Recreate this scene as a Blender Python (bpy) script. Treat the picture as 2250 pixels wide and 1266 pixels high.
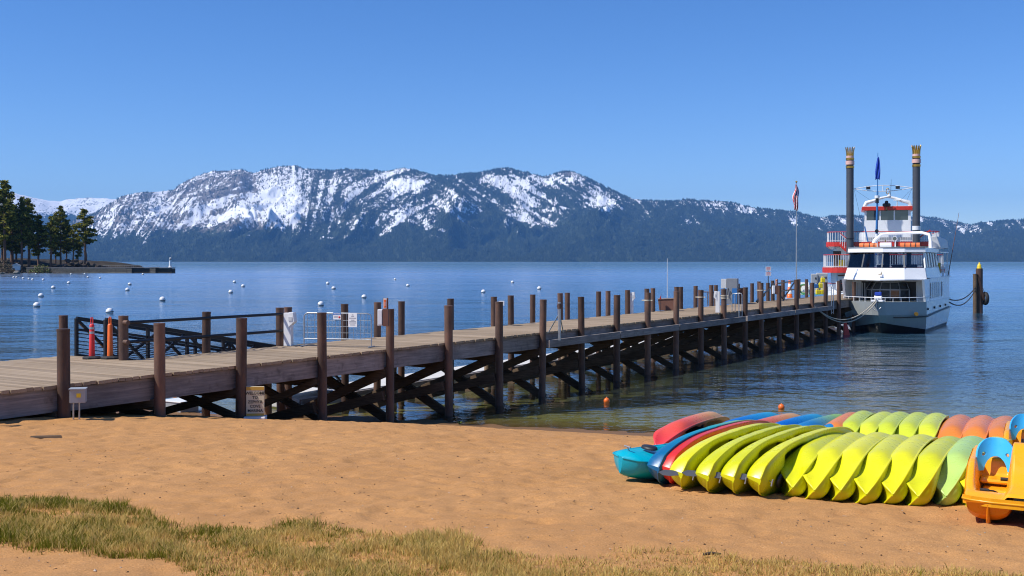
import bpy, bmesh, math, random
import numpy as np
from mathutils import Vector, Matrix

for _o in list(bpy.data.objects):
    bpy.data.objects.remove(_o)
SC = bpy.context.scene
COL = SC.collection
R = math.radians
# ------------------------------------------------------------------ camera
H = 5.2            # eye height over the lake
F = 2400.0         # focal length in photograph pixels (2250 wide)
HZ = 575.0         # image row of the horizon
cam_d = bpy.data.cameras.new('camera')
cam = bpy.data.objects.new('camera', cam_d)
COL.objects.link(cam)
cam.location = (0, 0, H)
cam.rotation_euler = (R(90), 0, 0)
cam_d.sensor_width = 36.0
cam_d.lens = 36.0 * F / 2250
cam_d.shift_y = -(633 - HZ) / 2250
cam_d.clip_start = 0.1
cam_d.clip_end = 120000
SC.camera = cam
# ------------------------------------------------------------------ world, sun, exposure
SUN_EL, SUN_AZ = 51.0, -108.0      # azimuth measured from +Y towards +X
w = bpy.data.worlds.new('World')
SC.world = w
w.use_nodes = True
nt = w.node_tree
nt.nodes.clear()
sky = nt.nodes.new('ShaderNodeTexSky')
sky.sky_type = 'NISHITA'
sky.sun_disc = False
sky.sun_elevation = R(SUN_EL)
sky.sun_rotation = R(SUN_AZ)
sky.altitude = 1900
sky.air_density = 0.9
sky.dust_density = 0.0
sky.ozone_density = 3.2
tint = nt.nodes.new('ShaderNodeHueSaturation')
tint.inputs['Saturation'].default_value = 1.25
tint.inputs['Hue'].default_value = 0.509
bg = nt.nodes.new('ShaderNodeBackground')
bg.inputs['Strength'].default_value = 0.143
wo = nt.nodes.new('ShaderNodeOutputWorld')
nt.links.new(sky.outputs[0], tint.inputs['Color'])
nt.links.new(tint.outputs[0], bg.inputs['Color'])
nt.links.new(bg.outputs[0], wo.inputs['Surface'])
sun_d = bpy.data.lights.new('sun', 'SUN')
sun_d.energy = 4.9
sun_d.angle = R(0.53)
sun_d.color = (1.0, 0.955, 0.88)
sun = bpy.data.objects.new('sun', sun_d)
COL.objects.link(sun)
SUNV = Vector((math.sin(R(SUN_AZ)) * math.cos(R(SUN_EL)), math.cos(R(SUN_AZ)) * math.cos(R(SUN_EL)), math.sin(R(SUN_EL))))
sun.rotation_euler = SUNV.to_track_quat('Z', 'Y').to_euler()
sun.location = SUNV * 60
vs = SC.view_settings
vs.view_transform = 'Standard'
vs.look = 'None'
vs.exposure = 0.18
vs.gamma = 1.0
vs.use_curve_mapping = False
cy = SC.cycles
cy.use_denoising = True
try:
    cy.denoiser = 'OPENIMAGEDENOISE'
    cy.denoising_input_passes = 'RGB_ALBEDO_NORMAL'
except Exception:
    pass
cy.pixel_filter_type = 'BLACKMAN_HARRIS'
cy.filter_width = 1.1
cy.max_bounces = 5
cy.diffuse_bounces = 2
cy.glossy_bounces = 2
cy.transmission_bounces = 4
cy.transparent_max_bounces = 8
cy.volume_bounces = 0
cy.caustics_reflective = False
cy.caustics_refractive = False
cy.sample_clamp_indirect = 6.0
rng = np.random.default_rng(7)
random.seed(11)


# ------------------------------------------------------------------ photograph pixel -> place
def at(px, py, Y):
    return Vector(((px - 1125) / F * Y, Y, H - (py - HZ) / F * Y))


def px_m(p):
    return F / p.y      # photograph pixels per metre at a point


def on_z(px, py, z):
    Y = (H - z) * F / (py - HZ)
    return Vector(((px - 1125) / F * Y, Y, z))


SH = [(-60, 0.0), (0, 0.0), (1.8, 0.13), (4.7, 0.56), (7.7, 1.03), (10.4, 1.41), (13, 1.72), (16, 1.92), (20, 2.17), (24, 2.4), (28, 2.62), (36, 3.4), (60, 4.6)]
SHX = np.array([a for a, b in SH]); SHZ = np.array([b for a, b in SH])
SHORE = [(-400, 60), (-40, 45), (-14, 38.4), (-2.6, 35.7), (4.2, 33.4), (8, 32.9), (14, 32.4), (40, 30), (400, -60)]
SLX = np.array([a for a, b in SHORE]); SLY = np.array([b for a, b in SHORE])


def beach_z(x, y):
    s = np.interp(x, SLX, SLY) - y
    z = np.interp(s, SHX, SHZ)
    return np.where(s < 0, np.maximum(s * 0.07, -4.0), z)


def on_beach(px, py):
    lo, hi = 3.0, 45.0
    for _ in range(50):
        m = (lo + hi) / 2
        p = at(px, py, m)
        if p.z > float(beach_z(p.x, p.y)):
            lo = m
        else:
            hi = m
    return at(px, py, lo)


# ------------------------------------------------------------------ numpy noise
def _hash(ix, iy, seed):
    h = (ix.astype(np.int64) * 374761393 + iy.astype(np.int64) * 668265263 + seed * 974634541) & 0xFFFFFFFF
    h = ((h ^ (h >> 13)) * 1274126177) & 0xFFFFFFFF
    h = h ^ (h >> 16)
    return (h & 0xFFFFFF) / float(0xFFFFFF)


def vnoise(x, y, seed=0):
    x = np.asarray(x, float); y = np.asarray(y, float)
    ix = np.floor(x); iy = np.floor(y)
    fx = x - ix; fy = y - iy
    fx = fx * fx * fx * (fx * (fx * 6 - 15) + 10); fy = fy * fy * fy * (fy * (fy * 6 - 15) + 10)
    ix = ix.astype(np.int64); iy = iy.astype(np.int64)
    a = _hash(ix, iy, seed); b = _hash(ix + 1, iy, seed); c = _hash(ix, iy + 1, seed); d = _hash(ix + 1, iy + 1, seed)
    return (a * (1 - fx) + b * fx) * (1 - fy) + (c * (1 - fx) + d * fx) * fy


def fbm(x, y, o=4, seed=0, gain=0.5):
    s = 0; a = 1; t = 0
    for k in range(o):
        s = s + a * vnoise(x * 2 ** k, y * 2 ** k, seed + k * 17); t += a; a *= gain
    return s / t


def ridged(x, y, o=4, seed=0, gain=0.5):
    s = 0; a = 1; t = 0
    for k in range(o):
        s = s + a * (1 - np.abs(2 * vnoise(x * 2 ** k, y * 2 ** k, seed + k * 31) - 1)); t += a; a *= gain
    return s / t


def sstep(a, b, x):
    t = np.clip((x - a) / (b - a), 0, 1)
    return t * t * (3 - 2 * t)


# ------------------------------------------------------------------ materials
M = {}


class NB:
    """tiny node-tree writer"""
    def __init__(self, name):
        self.m = bpy.data.materials.new(name)
        self.m.use_nodes = True
        self.t = self.m.node_tree
        self.t.nodes.clear()
        self.out = self.t.nodes.new('ShaderNodeOutputMaterial')

    def n(self, kind, **kw):
        nd = self.t.nodes.new(kind)
        for k, v in kw.items():
            if k.startswith('i_'):
                key = k[2:]
                key = int(key) if key.isdigit() else key.replace('_', ' ')
                if isinstance(v, bpy.types.NodeSocket):
                    self.t.links.new(v, nd.inputs[key])
                else:
                    nd.inputs[key].default_value = v
            else:
                setattr(nd, k, v)
        return nd

    def link(self, a, b):
        self.t.links.new(a, b)

    def coord(self, scale=(1, 1, 1), kind='Object'):
        tc = self.n('ShaderNodeTexCoord')
        mp = self.n('ShaderNodeMapping')
        mp.inputs['Scale'].default_value = scale
        self.link(tc.outputs[kind], mp.inputs['Vector'])
        return mp.outputs[0]

    def noise(self, scale, detail=4, rough=0.55, vec=None, dist=0.0):
        nd = self.n('ShaderNodeTexNoise')
        nd.inputs['Scale'].default_value = scale
        nd.inputs['Detail'].default_value = detail
        nd.inputs['Roughness'].default_value = rough
        nd.inputs['Distortion'].default_value = dist
        if vec is not None:
            self.link(vec, nd.inputs['Vector'])
        return nd.outputs['Fac']

    def ramp(self, fac, stops, interp='LINEAR'):
        nd = self.n('ShaderNodeValToRGB')
        nd.color_ramp.interpolation = interp
        el = nd.color_ramp.elements
        while len(el) < len(stops):
            el.new(0.5)
        for e, (p, c) in zip(el, stops):
            e.position = p
            e.color = (c, c, c, 1) if isinstance(c, (int, float)) else (*c[:3], 1)
        self.link(fac, nd.inputs[0])
        return nd.outputs[0]

    def mix(self, fac, a, b, blend='MIX'):
        nd = self.n('ShaderNodeMix', data_type='RGBA', blend_type=blend)
        for ix, v in ((0, fac), (6, a), (7, b)):
            sock = nd.inputs[ix]
            if isinstance(v, bpy.types.NodeSocket):
                self.link(v, sock)
            elif isinstance(v, (int, float)):
                sock.default_value = v if ix == 0 else (v, v, v, 1)
            else:
                sock.default_value = (*v[:3], 1)
        return nd.outputs[2]

    def math(self, op, a, b=0.0):
        nd = self.n('ShaderNodeMath', operation=op)
        for sock, v in ((nd.inputs[0], a), (nd.inputs[1], b)):
            if isinstance(v, bpy.types.NodeSocket):
                self.link(v, sock)
            else:
                sock.default_value = v
        return nd.outputs[0]

    def bump(self, h, strength=0.3, dist=0.02, normal=None):
        nd = self.n('ShaderNodeBump')
        nd.inputs['Strength'].default_value = strength
        nd.inputs['Distance'].default_value = dist
        self.link(h, nd.inputs['Height'])
        if normal is not None:
            self.link(normal, nd.inputs['Normal'])
        return nd.outputs[0]

    def bsdf(self, color, rough=0.6, metal=0.0, normal=None, spec=0.5, **kw):
        p = self.n('ShaderNodeBsdfPrincipled')
        for key, v in (('Base Color', color), ('Roughness', rough), ('Metallic', metal), ('Specular IOR Level', spec)):
            if isinstance(v, bpy.types.NodeSocket):
                self.link(v, p.inputs[key])
            elif key == 'Base Color':
                p.inputs[key].default_value = (*v[:3], 1)
            else:
                p.inputs[key].default_value = v
        for k, v in kw.items():
            p.inputs[k.replace('_', ' ')].default_value = v
        if normal is not None:
            self.link(normal, p.inputs['Normal'])
        self.link(p.outputs[0], self.out.inputs['Surface'])
        return p


def simple(name, col, rough=0.55, metal=0.0, var=0.15, scale=6.0, bump=0.0, spec=0.5, stretch=(1, 1, 1), coat=0.0, dirt=None, dirt_amt=0.5):
    b = NB(name)
    v = b.coord(stretch)
    n1 = b.noise(scale, 5, 0.6, v)
    c = tuple(col)
    dk = tuple(x * (1 - var) for x in c)
    lt = tuple(min(1, x * (1 + var * 0.7)) for x in c)
    colr = b.ramp(n1, [(0.25, dk), (0.75, lt)])
    if dirt is not None:
        n2 = b.noise(scale * 0.6, 6, 0.7, v)
        f = b.ramp(n2, [(0.5, 0.0), (0.72, dirt_amt)])
        colr = b.mix(f, colr, dirt)
    nrm = None
    if bump > 0:
        n3 = b.noise(scale * 5, 4, 0.6, v)
        nrm = b.bump(n3, 0.5, bump)
    rr = b.ramp(n1, [(0.2, max(0.02, rough - 0.1)), (0.8, min(1, rough + 0.1))])
    p = b.bsdf(colr, rr, metal, nrm, spec)
    if coat:
        p.inputs['Coat Weight'].default_value = coat
        p.inputs['Coat Roughness'].default_value = 0.1
    M[name] = b.m
    return b.m


# ------------------------------------------------------------------ objects
def tag(o, label=None, cat=None, group=None, kind=None):
    if label: o['label'] = label
    if cat: o['category'] = cat
    if group: o['group'] = group
    if kind: o['kind'] = kind
    return o


def thing(name, loc=(0, 0, 0), rz=0.0, label=None, cat=None, group=None):
    o = bpy.data.objects.new(name, None)
    o.empty_display_size = 0.3
    COL.objects.link(o)
    o.location = loc
    o.rotation_euler = (0, 0, rz)
    return tag(o, label, cat, group)


def link(name, me, parent=None, loc=None, rot=None, scale=None, mat=None):
    o = bpy.data.objects.new(name, me)
    COL.objects.link(o)
    if parent is not None: o.parent = parent
    if loc is not None: o.location = loc
    if rot is not None: o.rotation_euler = rot
    if scale is not None: o.scale = scale
    return o


def np_mesh(name, V, Fq, mat=None, smooth=True):
    me = bpy.data.meshes.new(name)
    V = np.asarray(V, np.float32); Fq = np.asarray(Fq, np.int32)
    k = Fq.shape[1]
    me.vertices.add(len(V)); me.vertices.foreach_set('co', V.ravel())
    me.loops.add(Fq.size); me.loops.foreach_set('vertex_index', Fq.ravel())
    me.polygons.add(len(Fq)); me.polygons.foreach_set('loop_start', np.arange(0, Fq.size, k, dtype=np.int32))
    me.update(calc_edges=True)
    if smooth:
        me.polygons.foreach_set('use_smooth', np.ones(len(Fq), bool))
    me.validate()
    if mat is not None: me.materials.append(mat)
    return me


def grid_faces(nr, nc):
    i = np.arange(nr - 1)[:, None] * nc + np.arange(nc - 1)[None, :]
    return np.stack([i, i + 1, i + nc + 1, i + nc], -1).reshape(-1, 4)


def color_attr(me, name, vals):
    a = me.color_attributes.new(name, 'FLOAT_COLOR', 'POINT')
    v = np.ones((len(me.vertices), 4), np.float32)
    vals = np.asarray(vals, np.float32)
    if vals.ndim == 1: vals = vals[:, None].repeat(3, 1)
    v[:, :3] = vals
    a.data.foreach_set('color', v.ravel())


class MB:
    """collects simple solids into one mesh"""
    def __init__(self):
        self.v = []; self.f = []; self.sm = []

    def add(self, vs, fs, smooth=False):
        o = len(self.v)
        self.v += [tuple(p) for p in vs]
        self.f += [tuple(i + o for i in f) for f in fs]
        self.sm += [smooth] * len(fs)
        return self

    def box(self, lo, hi, mtx=None):
        x0, y0, z0 = lo; x1, y1, z1 = hi
        vs = [Vector(p) for p in ((x0, y0, z0), (x1, y0, z0), (x1, y1, z0), (x0, y1, z0), (x0, y0, z1), (x1, y0, z1), (x1, y1, z1), (x0, y1, z1))]
        if mtx is not None: vs = [mtx @ p for p in vs]
        return self.add(vs, [(0, 3, 2, 1), (4, 5, 6, 7), (0, 1, 5, 4), (1, 2, 6, 5), (2, 3, 7, 6), (3, 0, 4, 7)])

    def beam(self, a, b, w_, h_, up=(0, 0, 1)):
        """square timber from a to b, w_ across, h_ along 'up'"""
        a = Vector(a); b = Vector(b)
        d = (b - a).normalized()
        u = Vector(up)
        s = d.cross(u)
        if s.length < 1e-4: s = d.cross(Vector((1, 0, 0)))
        s.normalize()
        u = s.cross(d).normalized()
        s = s * (w_ / 2); u = u * (h_ / 2)
        vs = [a - s - u, a + s - u, a + s + u, a - s + u, b - s - u, b + s - u, b + s + u, b - s + u]
        return self.add(vs, [(3, 2, 1, 0), (4, 5, 6, 7), (0, 1, 5, 4), (1, 2, 6, 5), (2, 3, 7, 6), (3, 0, 4, 7)])

    def cyl(self, a, b, r0, r1=None, n=10, cap=True):
        r1 = r0 if r1 is None else r1
        a = Vector(a); b = Vector(b)
        d = (b - a).normalized()
        s = d.cross(Vector((0, 0, 1)))
        if s.length < 1e-4: s = Vector((1, 0, 0))
        s.normalize(); t = d.cross(s)
        vs = []
        for k in range(n):
            an = 2 * math.pi * k / n
            o = s * math.cos(an) + t * math.sin(an)
            vs += [a + o * r0, b + o * r1]
        fs = [(2 * k, 2 * k + 1, 2 * ((k + 1) % n) + 1, 2 * ((k + 1) % n)) for k in range(n)]
        self.add(vs, fs, True)
        if cap:
            self.add([vs[2 * k] for k in range(n)], [tuple(range(n))])
            self.add([vs[2 * k + 1] for k in range(n)], [tuple(reversed(range(n)))])
        return self

    def tube(self, pts, r, n=6, cap=True):
        pts = [Vector(p) for p in pts]
        rings = []
        prev = None
        for i, p in enumerate(pts):
            d = (pts[min(i + 1, len(pts) - 1)] - pts[max(i - 1, 0)]).normalized()
            s = d.cross(Vector((0, 0, 1))) if prev is None else prev - d * prev.dot(d)
            if s.length < 1e-4: s = d.cross(Vector((1, 0, 0)))
            s.normalize(); prev = s
            t = d.cross(s)
            rr = r[i] if isinstance(r, (list, tuple)) else r
            rings.append([p + (s * math.cos(2 * math.pi * k / n) + t * math.sin(2 * math.pi * k / n)) * rr for k in range(n)])
        vs = [q for rg in rings for q in rg]
        fs = []
        for i in range(len(rings) - 1):
            for k in range(n):
                fs.append((i * n + k, (i + 1) * n + k, (i + 1) * n + (k + 1) % n, i * n + (k + 1) % n))
        self.add(vs, fs, True)
        if cap:
            self.add(rings[0], [tuple(range(n))]); self.add(rings[-1], [tuple(reversed(range(n)))])
        return self

    def lathe(self, prof, c=(0, 0, 0), n=16, smooth=True):
        vs = []; fs = []
        m = len(prof)
        for k in range(n):
            an = 2 * math.pi * k / n
            for r, z in prof:
                vs.append((c[0] + r * math.cos(an), c[1] + r * math.sin(an), c[2] + z))
        for k in range(n):
            k2 = (k + 1) % n
            for i in range(m - 1):
                fs.append((k * m + i, k2 * m + i, k2 * m + i + 1, k * m + i + 1))
        return self.add(vs, fs, smooth)

    def prism(self, poly, z0, z1, mtx=None, smooth=False):
        n = len(poly)
        vs = [Vector((p[0], p[1], z0)) for p in poly] + [Vector((p[0], p[1], z1)) for p in poly]
        if mtx is not None: vs = [mtx @ p for p in vs]
        fs = [tuple(reversed(range(n))), tuple(range(n, 2 * n))]
        fs += [(i, (i + 1) % n, n + (i + 1) % n, n + i) for i in range(n)]
        return self.add(vs, fs, smooth)

    def hull8(self, q0, q1):
        """solid between two quads"""
        return self.add(list(q0) + list(q1), [(3, 2, 1, 0), (4, 5, 6, 7), (0, 1, 5, 4), (1, 2, 6, 5), (2, 3, 7, 6), (3, 0, 4, 7)])

    def slab(self, quad, th):
        """quad pushed back along its normal into a slab of real thickness"""
        q = [Vector(p) for p in quad]
        nrm = (q[1] - q[0]).cross(q[3] - q[0]).normalized() * th
        return self.hull8(q, [p - nrm for p in q])

    def mesh(self, name, mat=None):
        me = bpy.data.meshes.new(name)
        me.from_pydata(self.v, [], self.f)
        me.update()
        if any(self.sm):
            me.polygons.foreach_set('use_smooth', self.sm)
        if mat is not None: me.materials.append(M[mat] if isinstance(mat, str) else mat)
        bm = bmesh.new(); bm.from_mesh(me)
        bmesh.ops.recalc_face_normals(bm, faces=bm.faces)
        bm.to_mesh(me); bm.free()
        return me

    def build(self, name, mat, parent=None, world=False, bevel=0.0):
        if world and parent is not None:
            rt = parent
            while rt.parent is not None: rt = rt.parent
            mi = (Matrix.Translation(rt.location) @ rt.rotation_euler.to_matrix().to_4x4()).inverted()
            self.v = [tuple(mi @ Vector(p)) for p in self.v]
        o = link(name, self.mesh(name, mat), parent)
        if bevel > 0:
            md = o.modifiers.new('bevel', 'BEVEL'); md.width = bevel; md.segments = 2; md.limit_method = 'ANGLE'
        return o


def copy_tree(o, parent=None):
    c = o.copy()
    COL.objects.link(c)
    c.parent = parent
    for ch in [x for x in o.children]:
        copy_tree(ch, c)
    return c


def text_mesh(txt, size, mat, align='CENTER', spacing=1.0):
    cu = bpy.data.curves.new('lettering', 'FONT')
    cu.body = txt; cu.size = size; cu.align_x = align; cu.align_y = 'CENTER'; cu.space_line = spacing
    cu.extrude = 0.0015
    cu.offset = size * 0.022
    cu.resolution_u = 2
    ob = bpy.data.objects.new('lettering', cu)
    COL.objects.link(ob)
    dg = bpy.context.evaluated_depsgraph_get()
    me = bpy.data.meshes.new_from_object(ob.evaluated_get(dg))
    bpy.data.objects.remove(ob); bpy.data.curves.remove(cu)
    me.materials.clear(); me.materials.append(M[mat])
    return me
# ================================================================== THE SETTING
# ---- sand
b = NB('sand')
v = b.coord()
n1 = b.noise(0.35, 2, 0.6, v)
n2 = b.noise(3.2, 3, 0.65, v)
n3 = b.noise(60, 3, 0.7, v)
c = b.ramp(n1, [(0.3, (0.51, 0.245, 0.080)), (0.7, (0.60, 0.30, 0.105))])
c = b.mix(b.ramp(n2, [(0.35, 0.55), (0.65, 0.0)]), c, (0.40, 0.205, 0.078))
c = b.mix(b.ramp(n3, [(0.32, 0.65), (0.5, 0.0)]), c, (0.22, 0.12, 0.055))
c = b.mix(b.ramp(n3, [(0.58, 0.0), (0.72, 0.6)]), c, (0.72, 0.48, 0.26))
geo = b.n('ShaderNodeNewGeometry')
sx = b.n('ShaderNodeSeparateXYZ'); b.link(geo.outputs['Position'], sx.inputs[0])
wet = b.ramp(b.math('ADD', sx.outputs['Z'], b.math('MULTIPLY', b.noise(1.1, 3, 0.6, v), 0.12)), [(0.14, 1.0), (0.40, 0.0)])
c = b.mix(wet, c, b.mix(0.72, c, (0.10, 0.06, 0.03)))
under = b.ramp(b.math('ADD', sx.outputs['Z'], 1.0), [(0.80, 1.0), (0.97, 0.0)])
c = b.mix(under, c, b.ramp(n2, [(0.35, (0.34, 0.27, 0.11)), (0.65, (0.50, 0.41, 0.20))]))
hb = b.math('ADD', b.math('MULTIPLY', b.noise(14, 5, 0.8, v), 0.9), b.math('MULTIPLY', n3, 0.35))
nr = b.bump(hb, 0.5, 0.05)
b.bsdf(c, b.math('SUBTRACT', 0.95, b.math('MULTIPLY', wet, 0.4)), 0, nr, 0.25)
M['sand'] = b.m

# ---- beach and lake bed in one sheet, footprints and hollows as real relief
xs = np.concatenate([np.array([-400, -250, -150, -90, -60, -40, -32]), np.arange(-26, -14, 0.35), np.arange(-14, 14, 0.075), np.arange(14, 26, 0.35), np.array([32, 40, 60, 90, 150, 250, 400])])
ys = np.concatenate([np.array([-80, -50, -30, -15, -6, 0, 4, 6.5]), np.arange(8.0, 22, 0.065), np.arange(22, 40, 0.12), np.array([42, 46, 52, 60, 75, 95, 130, 200, 400, 700])])
Xg, Yg = np.meshgrid(xs, ys)
Zg = beach_z(Xg, Yg)
dry = sstep(0.1, 0.7, Zg) * sstep(6, 9, Yg)
dent = (fbm(Xg * 0.45, Yg * 0.45, 3, 3) - 0.5) * 0.06 + (fbm(Xg * 3.4 + 7, Yg * 3.4, 3, 5) - 0.5) * 0.045
pr = vnoise(Xg * 3.3, Yg * 3.3, 9)
dent -= sstep(0.62, 0.85, pr) * 0.024
dent -= sstep(0.66, 0.85, vnoise(Xg * 6.1 + 11, Yg * 6.1, 19)) * 0.022
dent += sstep(0.55, 0.8, vnoise(Xg * 4.1 + 30, Yg * 3.1, 12)) * 0.015
near_k = np.clip(Yg / 14.0, 0.5, 1.0)
Zg = Zg + dent * dry * near_k + (fbm(Xg * 0.8, Yg * 0.8, 3, 8) - 0.5) * 0.12 * (1 - dry) * (Yg < 60) * (np.abs(Xg) < 40)
me = np_mesh('beach', np.stack([Xg, Yg, Zg], -1).reshape(-1, 3), grid_faces(len(ys), len(xs)), M['sand'])
tag(link('beach', me), kind='structure')


def ground(x, y):
    """height of the built sand near a point"""
    i = int(np.clip(np.searchsorted(ys, y), 1, len(ys) - 1)); j = int(np.clip(np.searchsorted(xs, x), 1, len(xs) - 1))
    return float(Zg[i - 1:i + 1, j - 1:j + 1].mean())


# ---- water
b = NB('lake_water')
geo = b.n('ShaderNodeNewGeometry')
pos = geo.outputs['Position']
sp = b.n('ShaderNodeSeparateXYZ'); b.link(pos, sp.inputs[0])


def wv(sx_, sy_, rot=0.0):
    mp = b.n('ShaderNodeMapping'); mp.inputs['Scale'].default_value = (sx_, sy_, 1)
    mp.inputs['Rotation'].default_value = (0, 0, rot)
    b.link(pos, mp.inputs['Vector'])
    return mp.outputs[0]


w1 = b.noise(1.0, 2, 0.5, wv(0.85, 1.1, 0.2))
w2 = b.noise(1.0, 2, 0.6, wv(1.9, 3.6, -0.25))
w3 = b.noise(1.0, 1, 0.5, wv(0.17, 0.24, 0.1))
far = b.ramp(b.math('DIVIDE', sp.outputs['Y'], 6000), [(0.007, 0.0), (0.02, 0.42), (0.06, 0.72), (0.4, 1.0)])
patch = b.ramp(b.noise(1.0, 2, 0.65, wv(0.010, 0.06)), [(0.35, 0.55), (0.65, 1.2)])
far2 = b.ramp(b.math('DIVIDE', sp.outputs['Y'], 6000), [(0.08, 0.0), (0.35, 1.0)])
hh = b.math('ADD', b.math('ADD', b.math('MULTIPLY', w1, 0.08), b.math('MULTIPLY', w2, 0.034)), b.math('MULTIPLY', w3, 0.22))
hh0 = b.math('MULTIPLY', hh, patch)
hh = b.math('MULTIPLY', hh0, b.math('ADD', 1.0, b.math('MULTIPLY', far, 1.6)))
bp = b.n('ShaderNodeBump'); bp.inputs['Strength'].default_value = 1.0; bp.inputs['Distance'].default_value = 1.0
b.link(hh, bp.inputs['Height'])
gl = b.n('ShaderNodeBsdfGlossy'); gl.inputs['Color'].default_value = (1, 1, 1, 1)
b.link(b.math('ADD', 0.04, b.math('MULTIPLY', b.math('MULTIPLY', far, 0.27), patch)), gl.inputs['Roughness'])
b.link(bp.outputs[0], gl.inputs['Normal'])
tr = b.n('ShaderNodeBsdfTransparent')
df = b.n('ShaderNodeBsdfDiffuse')
df.inputs['Color'].default_value = (0.012, 0.045, 0.075, 1)
depth = b.ramp(b.math('DIVIDE', b.math('SUBTRACT', b.math('ADD', sp.outputs['Y'], b.math('MULTIPLY', sp.outputs['X'], 0.18)), 32), 60), [(0.0, 0.04), (0.12, 0.20), (0.5, 0.55), (1.0, 0.95)])
b.link(b.mix(depth, (0.80, 0.86, 0.66), (0.36, 0.50, 0.38)), tr.inputs['Color'])
b.link(b.mix(depth, (0.11, 0.11, 0.05), (0.018, 0.085, 0.16)), df.inputs['Color'])
mu = b.n('ShaderNodeMixShader'); b.link(depth, mu.inputs[0]); b.link(tr.outputs[0], mu.inputs[1]); b.link(df.outputs[0], mu.inputs[2])
kf = b.math('DIVIDE', b.math('ADD', b.math('SUBTRACT', 0.34, b.math('MULTIPLY', far, 0.28)), b.math('MULTIPLY', far2, 13.0)), b.math('ADD', 1.0, b.math('MULTIPLY', far, 1.6)))
nm = b.n('ShaderNodeMix', data_type='VECTOR', clamp_factor=False)
b.link(kf, nm.inputs[0]); b.link(geo.outputs['Normal'], nm.inputs[4]); b.link(bp.outputs[0], nm.inputs[5])
nn_ = b.n('ShaderNodeVectorMath', operation='NORMALIZE'); b.link(nm.outputs[1], nn_.inputs[0])
fr = b.n('ShaderNodeFresnel'); fr.inputs['IOR'].default_value = 1.333; b.link(nn_.outputs[0], fr.inputs['Normal'])
ms = b.n('ShaderNodeMixShader'); b.link(fr.outputs[0], ms.inputs[0]); b.link(mu.outputs[0], ms.inputs[1]); b.link(gl.outputs[0], ms.inputs[2])
b.link(ms.outputs[0], b.out.inputs['Surface'])
M['lake_water'] = b.m
mb = MB()
X0, X1 = -26000, 26000
ysw = [24, 60, 200, 800, 3000, 9000, 26000]
for i in range(len(ysw) - 1):
    for xa, xb in ((X0, -400), (-400, 0), (0, 400), (400, X1)):
        mb.add([(xa, ysw[i], 0), (xb, ysw[i], 0), (xb, ysw[i + 1], 0), (xa, ysw[i + 1], 0)], [(0, 1, 2, 3)])
tag(mb.build('lake_water', 'lake_water'), kind='structure')

# ---- mountains across the lake
b = NB('mountain')
at_ = b.n('ShaderNodeVertexColor'); at_.layer_name = 'cover'
sc_ = b.n('ShaderNodeSeparateColor'); b.link(at_.outputs['Color'], sc_.inputs[0])
geo = b.n('ShaderNodeNewGeometry')
mp = b.n('ShaderNodeMapping'); mp.inputs['Scale'].default_value = (1 / 55.0, 1 / 140.0, 1 / 90.0); b.link(geo.outputs['Position'], mp.inputs['Vector'])
nf = b.noise(1.0, 5, 0.72, mp.outputs[0])
mp2 = b.n('ShaderNodeMapping'); mp2.inputs['Scale'].default_value = (1 / 400.0, 1 / 700.0, 1 / 400.0); b.link(geo.outputs['Position'], mp2.inputs['Vector'])
nl = b.noise(1.0, 5, 0.65, mp2.outputs[0])
nn = b.math('SUBTRACT', b.math('ADD', b.math('MULTIPLY', nf, 1.5), b.math('MULTIPLY', nl, 0.45)), 0.43)
sn = b.ramp(b.math('SUBTRACT', b.math('ADD', sc_.outputs[0], 0.52), nn), [(0.44, 0.0), (0.50, 1.0)])
rockc = b.ramp(nf, [(0.3, (0.11, 0.10, 0.095)), (0.7, (0.27, 0.24, 0.21))])
forc = b.ramp(b.noise(1.0, 4, 0.75, b.n('ShaderNodeMapping', i_Vector=geo.outputs['Position'], i_Scale=(1 / 26.0, 1 / 60.0, 1 / 40.0)).outputs[0]), [(0.32, (0.010, 0.017, 0.012)), (0.68, (0.055, 0.072, 0.04))])
base = b.mix(b.ramp(b.math('ADD', sc_.outputs[1], b.math('MULTIPLY', b.math('SUBTRACT', nf, 0.5), 1.2)), [(0.42, 0.0), (0.58, 1.0)]), forc, rockc)
colr = b.mix(sn, base, (0.88, 0.89, 0.92))
b.bsdf(colr, 0.9, 0, None, 0.1)
M['mountain'] = b.m

SKY_MAIN = [(-500, 512), (0, 500), (100, 495), (150, 488), (200, 472), (240, 449), (258, 437), (265, 432), (300, 424), (340, 421), (380, 418), (395, 405), (430, 388), (465, 376), (500, 376), (530, 372), (555, 381), (580, 374), (610, 366), (650, 364), (668, 371), (700, 373), (730, 375), (760, 371), (800, 373), (830, 375), (845, 378), (885, 369), (905, 372), (930, 378), (950, 385), (990, 385), (1030, 381), (1060, 378), (1090, 372), (1115, 368), (1135, 374), (1165, 380), (1190, 389), (1205, 386), (1235, 377), (1255, 376), (1270, 381), (1300, 395), (1330, 410), (1360, 425), (1390, 438), (1420, 440), (1480, 442), (1510, 438), (1570, 442), (1600, 443), (1630, 450), (1660, 457), (1720, 463), (1750, 465), (1780, 474), (1800, 479), (1830, 474), (1900, 474), (2000, 478), (2020, 474), (2060, 480), (2100, 488), (2135, 494), (2160, 488), (2200, 485), (2250, 482), (2400, 470), (2750, 480)]
SKY_FAR = [(-500, 470), (-200, 440), (0, 425), (30, 424), (60, 432), (100, 440), (130, 443), (150, 438), (190, 434), (230, 436), (258, 438), (300, 440), (400, 445), (700, 470)]
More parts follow.
